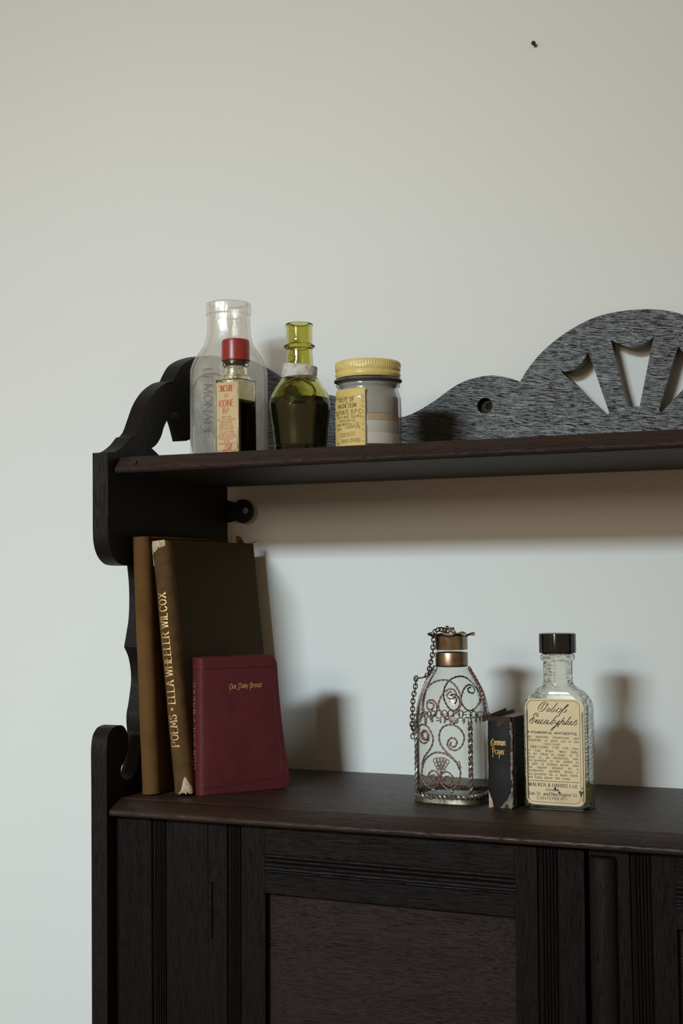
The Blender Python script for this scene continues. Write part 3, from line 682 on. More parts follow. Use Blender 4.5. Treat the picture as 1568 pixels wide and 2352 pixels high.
# red pocket book: soft leather, turned so that spine and front cover both show
Dd = np.array([.0462, .0597]); Dd /= np.linalg.norm(Dd); Nn = np.array([Dd[1], -Dd[0]])   # along the cover, out of the cover
red = empty('red_pocket_book', (.0580, -.1590, ZL))
tag(red, 'small red soft leather book with gilt title, standing in front of the leaning brown books', 'book', 'books on the lower shelf')
HR = .1065; TR = .0165
def smax(z):
    t = z / HR
    s = .0665 + .0115 * (1 - t) ** 1.6
    if t > .93: s -= .0045 * ((t - .93) / .07) ** 2
    if t < .07: s -= .0070 * ((.07 - t) / .07) ** 2
    return s
def red_xy(s, t): return (Dd[0] * s - Nn[0] * t, Dd[1] * s - Nn[1] * t)
def bulge(s, z): return .0016 * math.sin(min(1, s / .07) * PI) * math.sin(z / HR * PI) + .0012 * (1 - z / HR) * (s / .07)
rows = []
NZ = 26
for k in range(NZ + 1):
    t = k / NZ; z = HR * (.5 - .5 * math.cos(PI * t))
    sm = smax(z); edge = .0012 if k in (0, NZ) else 0
    o, i = [], []
    for j in range(15):                                # front cover from the fore edge to the spine
        s = sm - (sm - .0028) * j / 14
        o.append(red_xy(s, -bulge(s, z) + edge * .5)); i.append(red_xy(s - .0002, .0014 - bulge(s, z) - edge * .3))
    for j in range(1, 12):                             # spine
        a = PI * j / 12
        q = .0034 - .0044 * math.sin(a) ** .6
        o.append(red_xy(q + edge * .4, TR / 2 - (TR / 2) * math.cos(a))); i.append(red_xy(q + .0014, TR / 2 - (TR / 2 - .0014) * math.cos(a)))
    for j in range(8):                                 # back cover
        s = .0028 + (sm - .0028) * j / 7
        o.append(red_xy(s, TR)); i.append(red_xy(s, TR - .0014))
    rows.append([(x, y, z) for x, y in o + i[::-1]])
mb = MB(); mb.grid(rows, True, True, True)
rc = build('cover', mb, M['leather_red'], red, sharp=60)
mb = MB(); rows = []
for z in (.0022, HR - .0030):
    rows.append([(*red_xy(.0030, .0016), z), (*red_xy(.0635, .0016), z), (*red_xy(.0635, TR - .0016), z), (*red_xy(.0030, TR - .0016), z)])
mb.grid(rows, True, True, True); build('page_block', mb, M['page'], red)
def redf(s, z, off=.00015): p = red_xy(s, -bulge(s, z) - off); return (p[0], p[1], z)
mb = MB()
bp = [(.0030, HR - .0085), (.030, HR - .0088), (.058, HR - .0090), (.0630, HR - .012), (.0640, .080), (.0655, .055), (.0690, .028), (.0690, .016), (.0650, .0105), (.055, .0088), (.035, .0070), (.0030, .0062)]
pth = [redf(s, z, .00004) for s, z in cr(bp, 5)]
mb.tube(pth, .00024, 5); build('tooled_line', mb, M['leather_groove'], rc)
mb = MB()
p_ = lambda s: s
sA, sB = .0245, .0520
write(mb, 'Our Daily Bread', lambda u, v: redf(u, v), sA, .0818, .0036, 'black', u1=sB, just=False)
for (s, z, ds, dz) in ((.0249, .0818, -.0006, -.0022), (.0305, .0818, .0016, -.0014), (.0332, .0818, -.0014, -.0012), (.0424, .0818, -.0004, -.0022)):
    ribbon(mb, cr([(s, z), (s + ds * .3, z + dz * .7), (s + ds, z + dz)], 4), lambda t: .00032, lambda u, v: redf(u, v))
build('cover_lettering', mb, M['gold'], rc)['label'] = 'gilt blackletter title on the cover'
def redspine(u, v):                                    # u up the spine, v towards the left joint
    tt = .0062 + v
    a = math.acos(min(1, max(-1, (TR / 2 - tt) / (TR / 2)))); q = .0034 - .0044 * math.sin(a) ** .6
    p = red_xy(q - .0006, tt); return (p[0], p[1], u)
mb = MB(); write(mb, 'OUR DAILY BREAD', redspine, .0205, 0, .0036, 'deco', u1=.0872, just=False)
for u in (.0352, .0625): ribbon(mb, [(u, .0015), (u + .0005, .0015)], lambda t: .0005, redspine)
build('spine_lettering', mb, M['gold'], rc)['label'] = 'gilt spine title'
for z in (HR - .0092, .0062):
    mb = MB(); mb.tube([redspine(z, v) for v in np.linspace(-.0058, .0088, 14)], .00022, 5); build('tooled_line', mb, M['leather_groove'], rc)

# prayer book
pr = empty('prayer_book', (.2801, -.1312, ZL), math.radians(-8))
tag(pr, 'tiny worn black leather prayer book wedged between the filigree flask and the labelled bottle', 'book', 'books on the lower shelf')
TP, DP, HP = .0186, .046, .0660
rnd = random.Random(11)
def pspine(u, z, off=0):
    a = PI * min(1, max(0, u / TP)); return (u, -.0016 * math.sin(a) ** .7 + .0004 * math.sin(z * 210 + 1) - off, z)
rows = []
for k in range(17):
    z = HP * k / 16
    e_ = .0012 * (1 if k in (0, 16) else 0)
    wob = .0005 * math.sin(k * 1.7)
    o = [pspine(TP * j / 12, z) for j in range(13)]
    o = [(x + (e_ if j == 0 else -e_ if j == 12 else 0), y + e_ * .4, z2 - (.0008 if k == 16 and 3 < j < 9 else 0)) for j, (x, y, z2) in enumerate(o)]
    i = [(.0006 + (TP - .0012) * (1 - j / 12), .0016, z) for j in range(13)]
    rows.append(o + i)
mb = MB(); mb.grid(rows, True, True, True); ps = build('spine', mb, M['leather_black'], pr, sharp=50)
for x0, x1, zz in ((0, .0016, HP + .0008), (TP - .0012, TP + .0006, HP - .0005)):
    mb = MB(); rows = []
    for k in range(11):
        z = zz * k / 10; w = .0006 * math.sin(k * .9 + x0 * 900)
        rows.append([(x0 + w, .0022, z), (x1 + w, .0022, z), (x1 + w * .4, DP, z), (x0 + w * .4, DP, z)])
    mb.grid(rows, True, True, True); build('cover_board', mb, M['leather_black'], pr, bevel=.0004)
mb = MB(); mb.box((.0022, .0020, .0015), (TP - .0022, DP - .002, HP - .0016)); build('page_block', mb, M['page'], pr)
# flap of the spine head turned up, left
mb = MB(); rows = []
for k in range(8):
    t = k / 7
    rows.append([(.0010 + .0012 * t, .001 + .024 * t, HP - .001), (.0004 + .0012 * t, .001 + .024 * t, HP + .0008 + .0022 * t), (.0020 + .0018 * t, .001 + .024 * t, HP + .0012 + .0026 * t), (.0026 + .0018 * t, .001 + .024 * t, HP - .001)])
mb.grid(rows, True, True, True); build('curled_cover_edge', mb, M['rubbed_brown'], pr)
def patch(name, us, lo, hi, m_, seed, off=.0003, lab=None):
    r2 = random.Random(seed); mbp = MB(); rws = []
    n = len(us)
    for k, u in enumerate(us):
        t = k / (n - 1); a, b = lo(t) + r2.uniform(-.0006, .0006), hi(t) + r2.uniform(-.0007, .0007)
        rws.append([pspine(u, a + (b - a) * j / 5, off + r2.uniform(0, .0002)) for j in range(6)])
    mbp.grid(rws, closed=False); o = build(name, mbp, m_, ps, smooth=False)
    if lab: o['label'] = lab
patch('worn_patch', np.linspace(.0002, .0044, 8), lambda t: .0004, lambda t: .0115 * (1 - t) ** .8 + .001, M['torn'], 1, lab='rubbed pale corner')
patch('worn_patch', np.linspace(.0100, .0182, 12), lambda t: .0003, lambda t: .0012 + .0118 * t ** 1.5, M['torn_white'], 2, lab='rubbed pale corner')
patch('worn_patch', np.linspace(.0004, .0180, 16), lambda t: HP - .0050 + .002 * math.sin(9 * t), lambda t: HP - .0004, M['rubbed_brown'], 3, lab='rubbed brown band at the head')
mb = MB(); rws = []
r2 = random.Random(5)
for k in range(25):                                    # split joint down the right edge of the spine
    z = HP * (.02 + .93 * k / 24); t = k / 24
    w = .0002 + .0022 * math.exp(-((t - .76) / .10) ** 2) + r2.uniform(-.0002, .0004)
    rws.append([(TP - .0004 - w, -.0006 + .0004 * r2.random(), z), (TP + .0004, -.0004 - .0003 * r2.random(), z), (TP + .0007, .0008, z)])
mb.grid(rws, closed=False); build('split_joint', mb, M['torn_white'], ps, smooth=False)['label'] = 'pale lining showing in the split joint'
mb = MB(); rws = []
for k in range(19):
    z = HP * (.02 + .96 * k / 18)
    rws.append([(TP + .0008, .0022 + .0006 * r2.random(), z), (TP + .0011 + .0004 * r2.random(), .0036 + .0010 * r2.random(), z)])
mb.grid(rws, closed=False); build('split_joint', mb, M['rubbed_brown'], ps, smooth=False)['label'] = 'rubbed brown edge of the cover'
mb = MB()
pf = lambda u, v: pspine(u, v, .0002)
write(mb, 'Common', pf, .0038, .0455, .0042, 'black', u1=.0143, just=False)
write(mb, 'Prayer', pf, .0044, .0390, .0042, 'black', u1=.0138, just=False)
for c in ([(.0040, .0490), (.0030, .0470), (.0036, .0445), (.0062, .0442)], [(.0042, .0428), (.0034, .0424)], [(.0046, .0388), (.0040, .0372), (.0047, .0368)], [(.0096, .0382), (.0092, .0366), (.0099, .0362)]):
    ribbon(mb, cr(c, 4) if len(c) > 2 else c, lambda t: .0005, pf)
build('spine_lettering', mb, M['gold'], ps)['label'] = 'gilt blackletter title'

# ------------------------------------------------------------------ vessels
def rring(a, b, rc, z, k=7, dx=0, dy=0):
    """rounded rectangle ring: half sizes a, b, corner radius rc"""
    rc = min(rc, a, b); out = []
    for q, (sx, sy) in enumerate(((1, 1), (-1, 1), (-1, -1), (1, -1))):
        for j in range(k):
            th = PI / 2 * q + PI / 2 * j / (k - 1)
            out.append((sx * (a - rc) + rc * math.cos(th) + dx, sy * (b - rc) + rc * math.sin(th) + dy, z))
    return out
def sring(a, b, n, z, k=64):
    out = []
    for j in range(k):
        th = 2 * PI * j / k; c, s = math.cos(th), math.sin(th)
        out.append((a * math.copysign(abs(c) ** (2 / n), c), b * math.copysign(abs(s) ** (2 / n), s), z))
    return out
def prof_interp(keys, n=3):
    return [tuple(p) for p in cr([tuple(k) for k in keys], n)]
def vessel(keys, t, tb, ringf, lip=None, inner_keys=None):
    """closed shell: outer wall, lip, inner wall"""
    rows = [ringf(*q) for q in keys]
    inn = inner_keys or [(q[0] if i else q[0], ) + tuple(q[1:]) for i, q in enumerate(keys)]
    mb = MB()
    ri = []
    for q in reversed(keys):
        if q[0] < keys[0][0] + tb: continue
        ri.append(ringf(q[0], q[1] - t, q[2] - t, max(q[3] - t * .6, .0005)))
    last = keys[0]
    ref = [q for q in keys if q[0] >= keys[0][0] + tb][0]
    ri.append(ringf(keys[0][0] + tb, (ref[1] - t) * .9, (ref[2] - t) * .9, max(ref[3] - t * .6, .0005)))
    mb.grid(rows + ri, True, True, True)
    return mb

# --- lemonade bottle
LX, LY = .0415, -.0755
lem = empty('lemonade_bottle', (LX, LY, ZU), math.radians(-9))
tag(lem, 'tall cloudy clear glass lemonade bottle with embossed letters, at the back of the upper shelf', 'bottle', 'bottles and jar on the upper shelf')
hz = lambda px, py, y, z0: at(px, py, y)[2] - z0
zl = lambda py: hz(515, py, LY, ZU)
keys = [(0, .0235, .0235, .009), (.0012, .0255, .0255, .0095), (.004, .0262, .0262, .010), (.02, .0264, .0264, .0102), (zl(870), .0264, .0264, .0105), (zl(848), .0262, .0262, .012), (zl(830), .0252, .0252, .015),
        (zl(812), .0232, .0232, .018), (zl(797), .0210, .0210, .0195), (zl(782), .0196, .0196, .0192), (zl(765), .0186, .0186, .0186), (zl(745), .0184, .0184, .0184), (zl(727), .0180, .0180, .0180),
        (zl(725.5), .0187, .0187, .0187), (zl(723), .0192, .0192, .0192), (zl(703), .0191, .0191, .0191), (zl(699.5), .0186, .0186, .0186), (zl(698.5), .0178, .0178, .0178)]
keys = prof_interp(keys, 3)
rz_ = lambda z, a, b, r: rring(a, b, r, z)
mb = vessel(keys, .0026, .006, rz_); lg = build('glass_body', mb, M['glass_lemon'], lem, sharp=50)
# arched panel border and embossed letters on the front face
FY = -.0264
mb = MB(); zt_ = zl(858)
arch = [(-.0185, .004)] + [(-.0185, .01 + (zt_ - .0285) * k / 6) for k in range(7)] + [(-.0185 * math.cos(PI * k / 12), zt_ - .0185 + .0150 * math.sin(PI * k / 12)) for k in range(1, 12)] + [(.0185, zt_ - .0185 - (zt_ - .0285) * k / 6) for k in range(7)] + [(.0185, .004)]
mb.tube([(x, FY + .0001 + max(0, abs(x) - .0158) * .22, z) for x, z in arch], .00075, 6); build('panel_border', mb, M['glass_flask'], lg)
mb = MB()
def lemf(u, v): return (-.0065 + v, FY - .00035, zl(853) - .0015 - u)     # reads downward
write(mb, 'LEMONADE', lemf, 0, 0, .0085, 'mono', u1=.0565, just=False)
tb = MB()
sty = STY['mono']; kq = .0085 / 7; u = 0; wid = text_width('LEMONADE', sty) * kq; f_ = .0565 / wid
for ch in 'LEMONADE':
    w, st = glyph_strokes(ch)
    for smo, p in st:
        q = [(u + x * kq * f_, y * kq) for x, y in p]
        q = cr(q, 3) if smo else q
        for a, b in ([(q[i], q[i + 1]) for i in range(len(q) - 1)] if not smo else []): tb.tube([lemf(*a), lemf(*b)], .00052, 6)
        if smo: tb.tube([lemf(*a) for a in q], .00052, 6)
    u += (w + sty[6]) * kq * f_
build('embossed_lettering', tb, M['glass_flask'], lg)['label'] = 'raised glass letters reading down the panel'

# --- iodine bottle
io = empty('iodine_bottle', (.0768, -.1318, ZU), math.radians(-9.3))
tag(io, 'small square iodine bottle with red cap and half full of dark liquid', 'bottle', 'bottles and jar on the upper shelf')
A = .0121
keys = prof_interp([(0, A - .001, A - .001, .0022), (.001, A, A, .0026), (.03, A, A, .0026), (.0585, A, A, .0026), (.0608, A - .0004, A - .0004, .003), (.0625, A - .0016, A - .0016, .004), (.0640, .0102, .0102, .0075), (.0655, .0094, .0094, .0094),
                    (.0700, .0092, .0092, .0092), (.0722, .0093, .0093, .0093), (.0732, .0104, .0104, .0104), (.0748, .0106, .0106, .0106), (.0758, .0098, .0098, .0098), (.0840, .0090, .0090, .0090)], 3)
mb = vessel(keys, .0017, .0035, rz_); ig = build('glass_body', mb, M['glass_iodine'], io, sharp=40)
mb = MB(); q = A - .0012
mb.grid([rring(q - .0006, q - .0006, .0012, .0040), rring(q, q, .0014, .0046), rring(q, q, .0014, .0450), rring(q - .0004, q - .0004, .0014, .0452)], True, True, True)
build('iodine', mb, M['iodine'], io)['label'] = 'dark brown tincture filling half the bottle'
mb = MB(); mb.lathe([(.0096, .0745), (.0103, .0748), (.0103, .0772), (.0096, .0775)], 40); build('cap_liner', mb, M['stain'], io)
mb = MB(); mb.lathe([(.0090, .0770), (.0110, .0769), (.01135, .0774), (.01125, .0780), (.0112, .0788), (.0112, .0915), (.0109, .0932), (.0100, .0940), (.0060, .0942)], 60, cap0=True)
build('cap', mb, M['red_plastic'], io)['label'] = 'plain red plastic screw cap'
# label on the front (left) face
def label_grid(surf, uL, uR, v0, v1, rcn, nu=14, nv=20, th=.00012):
    """paper label with rounded corners laid on a surface surf(u, v, off)"""
    rowsF, rowsB = [], []
    vs = sorted(set([v0 + (v1 - v0) * k / nv for k in range(nv + 1)] + [v0 + rcn * (1 - math.cos(PI / 2 * k / 5)) for k in range(6)] + [v1 - rcn * (1 - math.cos(PI / 2 * k / 5)) for k in range(6)]))
    for v in vs:
        d = 0
        if rcn > 0:
            e = rcn - min(v - v0, v1 - v)
            if e > 0: d = rcn - math.sqrt(max(0, rcn * rcn - e * e))
        a, b = uL + d, uR - d
        rowsF.append([surf(a + (b - a) * j / nu, v, th) for j in range(nu + 1)])
        rowsB.append([surf(a + (b - a) * j / nu, v, .00002) for j in range(nu + 1)])
    mbl = MB()
    loops = []
    for f, b in zip(rowsF, rowsB): loops.append(f + b[::-1])
    mbl.grid(loops, True, True, True)
    return mbl
def iof(u, v, off=.0002):                              # u across the label from the left, front face is -Y
    x = -A + u
    e = abs(x) - (A - .0026)
    return (x, -A + (0 if e < 0 else .0026 - math.sqrt(max(0, .0026 ** 2 - e * e))) - off, v)
mb = label_grid(iof, .0010, .0231, .0035, .0590, .0002); ilb = build('label', mb, M['paper_cream'], io)
ilb['label'] = 'pale paper label printed in orange red'
mb = MB(); wr = lambda s, v, sz, st='sans', a=.0018, b=.0222, **k: write(mb, s, lambda u, w: iof(u, w), a, v, sz, st, **k)
cu = .0118
write(mb, 'TINCTURE', iof, .0048, .0515, .0050, 'narrow', u1=.0180, just=False)
write(mb, 'OF', iof, 0, .0468, .0028, 'sans', center=cu)
write(mb, 'IODINE', iof, .0046, .0398, .0050, 'sans', u1=.0184, just=False)
write(mb, 'B.P.', iof, .0084, .0342, .0043, 'sans', u1=.0152, just=False)
for s_, v_, a_, b_ in (('DIRECTIONS', .0306, .0070, .0164), ('FOR CUTS, WOUNDS,', .0284, .0022, .0212), ('ABRASIONS', .0265, .0060, .0172), ('BRUISES, ETC.', .0246, .0050, .0184), ('APPLY TO THE', .0228, .0050, .0184), ('AFFECTED PART.', .0210, .0046, .0192),
                     ('Tincture of Iodine', .0188, .0050, .0192), ('should not be taken', .0170, .0040, .0200), ('internally except under', .0152, .0026, .0214), ('the directions of a', .0134, .0044, .0190), ('doctor', .0117, .0090, .0146),
                     ('MANUFACTURED BY', .0097, .0046, .0188), ('NOTTINGHAM. ENGLAND', .0040, .0028, .0212)):
    write(mb, s_, iof, a_, v_, .00145, 'sans', u1=b_, just=False)
# maker's slanting script monogram in a lozenge-shaped oval
for c in ([(.0090, .0052), (.0108, .0090), (.0124, .0092), (.0114, .0074), (.0126, .0066), (.0110, .0052), (.0086, .0056)], [(.0124, .0058), (.0130, .0076), (.0140, .0074), (.0134, .0058), (.0124, .0062)],
          [(.0136, .0062), (.0142, .0079), (.0151, .0077), (.0146, .0062), (.0136, .0064)], [(.0160, .0091), (.0151, .0064), (.0156, .0060)], [(.0148, .0082), (.0170, .0088)], [(.0170, .0080), (.0162, .0076), (.0166, .0066), (.0156, .0058)],
          [(.0078, .0048), (.0100, .0047), (.0130, .0050), (.0160, .0058)], [(.0104, .0093), (.0136, .0096), (.0168, .0094), (.0172, .0086)]):
    ribbon(mb, cr(c, 5), lambda t: .00040, iof)
build('lettering', mb, M['ink_red'], ilb)

# --- green bottle
GX, GY = .1250, -.1150
gr = empty('green_bottle', (GX, GY, ZU))
tag(gr, 'squat olive green glass bottle with pale neck collar, left of the yellow-lidded jar', 'bottle', 'bottles and jar on the upper shelf')
zg = lambda py: hz(690, py, GY, ZU)
gk = prof_interp([(0, .0188), (.0012, .0202), (.004, .0205), (.012, .0212), (.024, .0222), (.034, .0237), (zg(935), .0244), (zg(922), .0241), (zg(908), .0228), (zg(892), .0198), (zg(876), .0160), (zg(862), .0130), (zg(850), .0115), (zg(838), .0108),
                  (zg(815), .0104), (zg(803), .0103), (zg(800.5), .0110), (zg(797.5), .0122), (zg(794), .0123), (zg(791), .0112), (zg(789), .0105), (zg(770), .0103), (zg(752), .0106), (zg(746), .0110), (zg(744), .0106)], 3)
circr = lambda z, r, *_: [(r * math.cos(2 * PI * j / 64), r * math.sin(2 * PI * j / 64), z) for j in range(64)]
mb = MB(); ri = [circr(z, r - .0024) for z, r in reversed(gk) if z > .0045] + [circr(.0040, .0155), circr(.0062, .006), circr(.0066, .001)]
mb.grid([circr(z, r) for z, r in gk] + ri, True, True, True); gg = build('glass_body', mb, M['glass_green'], gr, sharp=50)
zlv = zg(917)
dk = [(z, r - .0022) for z, r in gk if .0075 < z < zlv]
mb = MB(); mb.grid([circr(.0070, .012)] + [circr(z, r) for z, r in dk] + [circr(zlv, dk[-1][1] - .0004)], True, True, True)
build('dregs', mb, M['dregs'], gr)['label'] = 'dark liquid filling the body of the bottle'
def gsurf(az, z, off=0):
    zs = [k[0] for k in gk]; rs = [k[1] for k in gk]
    r = float(np.interp(z, zs, rs)) + off; return (r * math.cos(az), r * math.sin(az), z)
sa = math.radians(-69); zc = zg(905)
mb = MB(); mb.tube([gsurf(sa + .0112 / .0190 * math.cos(2 * PI * k / 40), zc + .0094 * math.sin(2 * PI * k / 40), .0004) for k in range(40)], .0014, 8, closed=True)
build('glass_seal', mb, M['glass_green'], gg)['label'] = 'raised round seal ring on the shoulder'
mb = MB(); mb.lathe([(.0112, -.0056), (.0139, -.0058), (.0141, -.0050), (.0138, .0046), (.0132, .0056), (.0112, .0057)], 48)
mb.v = [(x, y, z + .075 * x * 0 + zg(855)) for x, y, z in mb.v]
co = build('collar', mb, M['ceramic'], gr); co['label'] = 'chalky pale ring around the neck'
co.matrix_basis = Matrix.Translation((0, 0, zg(855))) @ Matrix.Rotation(math.radians(7), 4, 'Y') @ Matrix.Translation((0, 0, -zg(855)))

# --- jar of paste
JX, JY = .1876, -.1262
jar = empty('paste_jar', (JX, JY, ZU))
tag(jar, 'short glass jar of pale paste with yellow screw lid and yellow label', 'jar', 'bottles and jar on the upper shelf')
zj = lambda py: hz(847, py, JY, ZU)
R = .0252
jk = [(0, .0225), (.0012, .0243), (.004, R), (zj(930), R), (zj(916), .0250), (zj(906), .0240), (zj(899), .0232), (zj(893), .0231), (zj(891), .0238), (zj(888.5), .0245), (zj(884), .0245), (zj(881), .0238), (zj(879), .0228), (zj(850), .0226), (zj(845), .0222)]
jk = prof_interp(jk, 3)
mb = MB(); mb.grid([circr(z, r) for z, r in jk] + [circr(z, r - .0022) for z, r in reversed(jk) if z > .004] + [circr(.0036, .0190)], True, True, True)
jg = build('glass_body', mb, M['glass_jar'], jar, sharp=50)
zp = zj(972); zq = zj(956)
mb = MB(); mb.lathe([(.0195, .0038), (.0226, .0046), (.0228, .006), (.0228, zp)], 48, cap1=True); build('paste', mb, M['paste'], jar)['label'] = 'pale grey paste'
mb = MB(); mb.lathe([(.0226, zp + .0001), (.0229, zp + .0002), (.0229, zq), (.0215, zq - .0006), (.010, zq - .0010)], 48); build('paste_crust', mb, M['paste_brown'], jar)['label'] = 'brown dried layer on top of the paste'
mb = MB(); rows = []
for z in list(np.linspace(zq + .0004, zj(914), 6)) + [zj(905), zj(897), zj(884)]:
    q = .0226 if z < zj(912) else float(np.interp(z, [k[0] for k in jk], [k[1] for k in jk])) - .0027
    rows.append([(q * math.cos(a), q * math.sin(a), z) for a in np.linspace(0, 2 * PI, 49)[:-1]])
mb.grid(rows, True); build('paste_film', mb, M['film'], jar, recalc=False)['label'] = 'greyish film dried on the inside of the glass'
mb = MB(); mb.lathe([(.0226, zj(880.5)), (.0252, zj(880)), (.0260, zj(878.5)), (.0262, zj(876.5)), (.0258, zj(874)), (.0243, zj(872.5)), (.0226, zj(872))], 64); build('steel_ring', mb, M['steel'], jar)['label'] = 'dull steel sealing rim'
zt0 = zj(871)
def knurl(r, z, a): return .00026 * math.cos(a * 76) if (z > zj(846.5) and z < zj(836) and r > .0236) else 0
mb = MB(); mb.lathe([(.0228, zt0), (.0243, zt0), (.0246, zj(869)), (.0251, zj(865)), (.0251, zj(861)), (.0246, zj(858.5)), (.0246, zj(856.5)), (.0251, zj(854)), (.0251, zj(848)), (.0250, zj(846)), (.0250, zj(838)), (.0247, zj(835)), (.0238, zj(833)), (.0222, zj(832.2)), (.020, zj(833.5)), (.002, zj(833.5))], 304, wob=knurl)
build('lid', mb, M['lid_yellow'], jar, sharp=60)['label'] = 'yellow enamelled screw lid with milled edge'
# label wraps round the left front of the jar
az_r = math.atan2(at(873, 950, JY - .02)[1] - JY, at(873, 950, JY - .0215)[0] - JX)
azR = math.radians(-74)
def jf(u, v, off=.0002):                               # u in metres from the label's right edge (negative to the left)
    a = azR + u / R; r = float(np.interp(v, [k[0] for k in jk], [k[1] for k in jk])); r = max(r, .0244) + off
    return (r * math.cos(a), r * math.sin(a), v)
zb_ = .0030; zt_l = zj(900)
mb = label_grid(jf, -.0445, 0, zb_, zt_l, 0, nu=30, nv=10); jl = build('label', mb, M['paper_yellow'], jar)
jl['label'] = 'yellow paper label printed in black'
def jy(py): return hz(820, py, JY - .024, ZU)
mb = MB()
for s_, py, a, b, sz in (('PASTE OF', 922, -.0242, -.0086, .0034), ('MAGNESIUM', 935.5, -.0256, -.0070, .0034), ('SULPHATE B.P.C.', 950.5, -.0300, -.0022, .0035)):
    write(mb, s_, jf, a, jy(py), sz, 'narrow', u1=b, just=False)
for s_, py, a, b, sz in (('PASTA MAG. SULPH', 959.5, -.0272, -.0036, .0021), ('STIR BEFORE USE', 967.5, -.0240, -.0076, .0016), ('EVANS MEDICAL LTD.', 976, -.0286, -.0044, .0019), ('SPEKE', 985.5, -.0288, -.0212, .0017), ('LIVERPOOL', 983.5, -.0168, -.0036, .0019)):
    write(mb, s_, jf, a, jy(py), sz, 'sans', u1=b, just=False)
build('lettering', mb, M['ink_soft'], jl)
mb = MB(); write(mb, 'L001/111', jf, -.0232, jy(1001.5), .0028, 'mono', u1=-.0120, just=False)
write(mb, 'Batch 2N380', jf, -.0212, jy(1015), .0028, 'mono', u1=-.0040, just=False); write(mb, 'Exp', jf, -.0300, jy(1018), .0024, 'mono', u1=-.0242, just=False)
build('stamped_lettering', mb, M['ink_soft'], jl)
mb = MB(); write(mb, '32', jf, -.0116, jy(1000), .0028, 'mono', u1=-.0080, just=False); build('stamped_lettering', mb, M['ink_purple'], jl)['label'] = 'purple stamped figures'
mb = MB()
for px, py in ((912, 4), (922, 3), (934, 4), (946, 3.5), (959, 3)):
    v = jy(px); ribbon(mb, cr([(-.0030, v), (-.0022, v + .0011), (-.0014, v - .0004), (-.0018, v - .0014)], 4), lambda t: .00035, jf)
for py in (975, 988, 1013): ribbon(mb, [(-.0026, jy(py)), (-.0008, jy(py))], lambda t: .0004, jf)
build('faded_marks', mb, M['ink_faint'], jl)

# --- filigree flask
FX, FYc = .2454, -.1072
fl = empty('filigree_flask', (FX, FYc, ZL), math.radians(-4))
tag(fl, 'clear glass flask wrapped in copper wire scrolls, brass cap on a chain', 'flask', 'bottles on the lower shelf')
FA, FB, FN = .0258, .0228, 3.4
fk = prof_interp([(0, .93), (.001, .985), (.004, 1.0), (.02, 1.0), (.045, 1.0), (.0600, 1.0), (.0690, .985), (.0770, .935), (.0825, .868), (.0880, .765), (.0930, .650), (.0965, .565), (.0995, .505), (.1030, .462), (.1110, .455), (.1150, .455)], 3)
def fsc(z): return float(np.interp(z, [k[0] for k in fk], [k[1] for k in fk]))
def fnn(z): return FN if z < .06 else FN - (FN - 2.0) * min(1, (z - .06) / .038)
def fab(z):
    s = fsc(z); t = 0 if z < .06 else min(1, (z - .06) / .04); b = FB + (FA - FB) * t
    return FA * s, b * s
def fring(z, d=0):
    a, b = fab(z); return sring(a - d, b - d, fnn(z), z)
mb = MB(); zs = [k[0] for k in fk]
mb.grid([fring(z) for z in zs] + [fring(z, .0017) for z in reversed(zs) if z > .0045] + [[(x * .93, y * .93, .0042) for x, y, z in fring(.005, .0017)]], True, True, True)
fg = build('glass_body', mb, M['glass_flask'], fl, sharp=60)
def fsurf(u, z, off=.0005, back=False):
    a, b = fab(z); n = fnn(z); t = min(.985, abs(u / a)); y = b * (1 - t ** n) ** (1 / n)
    nx = math.copysign((t ** (n - 1)) / a, u); ny = (max(1e-6, y / b) ** (n - 1)) / b; l = math.hypot(nx, ny)
    sgn = 1 if back else -1
    return (math.copysign(t * a, u) + off * nx / l, sgn * (y + off * ny / l), z)
def fpx(zx, zy, oy):                                   # photo tracing -> face coordinates
    p = at(930 + zx / 7.84, oy + zy / 7.84, FYc - FB + .0008); return (p[0] - FX) * 1.0 + .0002, p[2] - ZL
SCR = [(1420, '470,1520 540,1532 555,1590 510,1645 450,1630 425,1570 440,1500 510,1470 575,1505 615,1580 605,1690 520,1768 430,1745 350,1620 325,1480 365,1320 480,1180 650,1120 800,1140 920,1240 1000,1370 1032,1500 1012,1620 930,1725 830,1772 740,1740 660,1640 645,1540 690,1400 760,1310 850,1275 920,1320 938,1390 890,1442 820,1430 788,1385 820,1335 862,1330'),
       (1640, '385,440 345,415 345,350 390,320 440,360 430,445 375,470 325,430 315,360 360,300 420,310 465,400 440,490 370,530 290,490 240,400 235,300 290,210 360,193 440,230 500,320 542,430 530,540 480,640 410,730 365,800 338,900'),
       (1640, '1050,960 1010,930 940,830 850,740 750,640 680,540 655,430 670,320 730,230 830,190 930,200 1020,260 1080,360 1092,450 1060,560 1000,630 930,650 850,620 808,550 820,490 870,430 940,440 975,500 950,570 895,592 860,550 878,495'),
       (1640, '505,1160 510,1110 560,1095 598,1140 570,1200 500,1205 455,1140 480,1055 540,1020 600,1040 642,1100 655,1180 640,1250 580,1312 500,1328 410,1280 350,1190 328,1080 335,980 380,850 460,760 560,700 650,690 760,710 860,770 950,850 1010,950 1036,1050 1020,1170 970,1280 890,1350 800,1342 720,1270 678,1180 700,1090 760,1040 830,1050 892,1110 895,1180 850,1252 780,1250 750,1190 770,1130 830,1120 855,1170')]
wirer = lambda th, L: 1 + .26 * math.cos(2 * th - L / .00055)
def scroll(pts, back=False, sx=1):
    path = cr(pts, 5); path = resample([fsurf(sx * u, z, .0006, back) for u, z in path], .00022)
    mbs = MB(); mbs.tube(path, .00062, 7, rf=wirer); return mbs
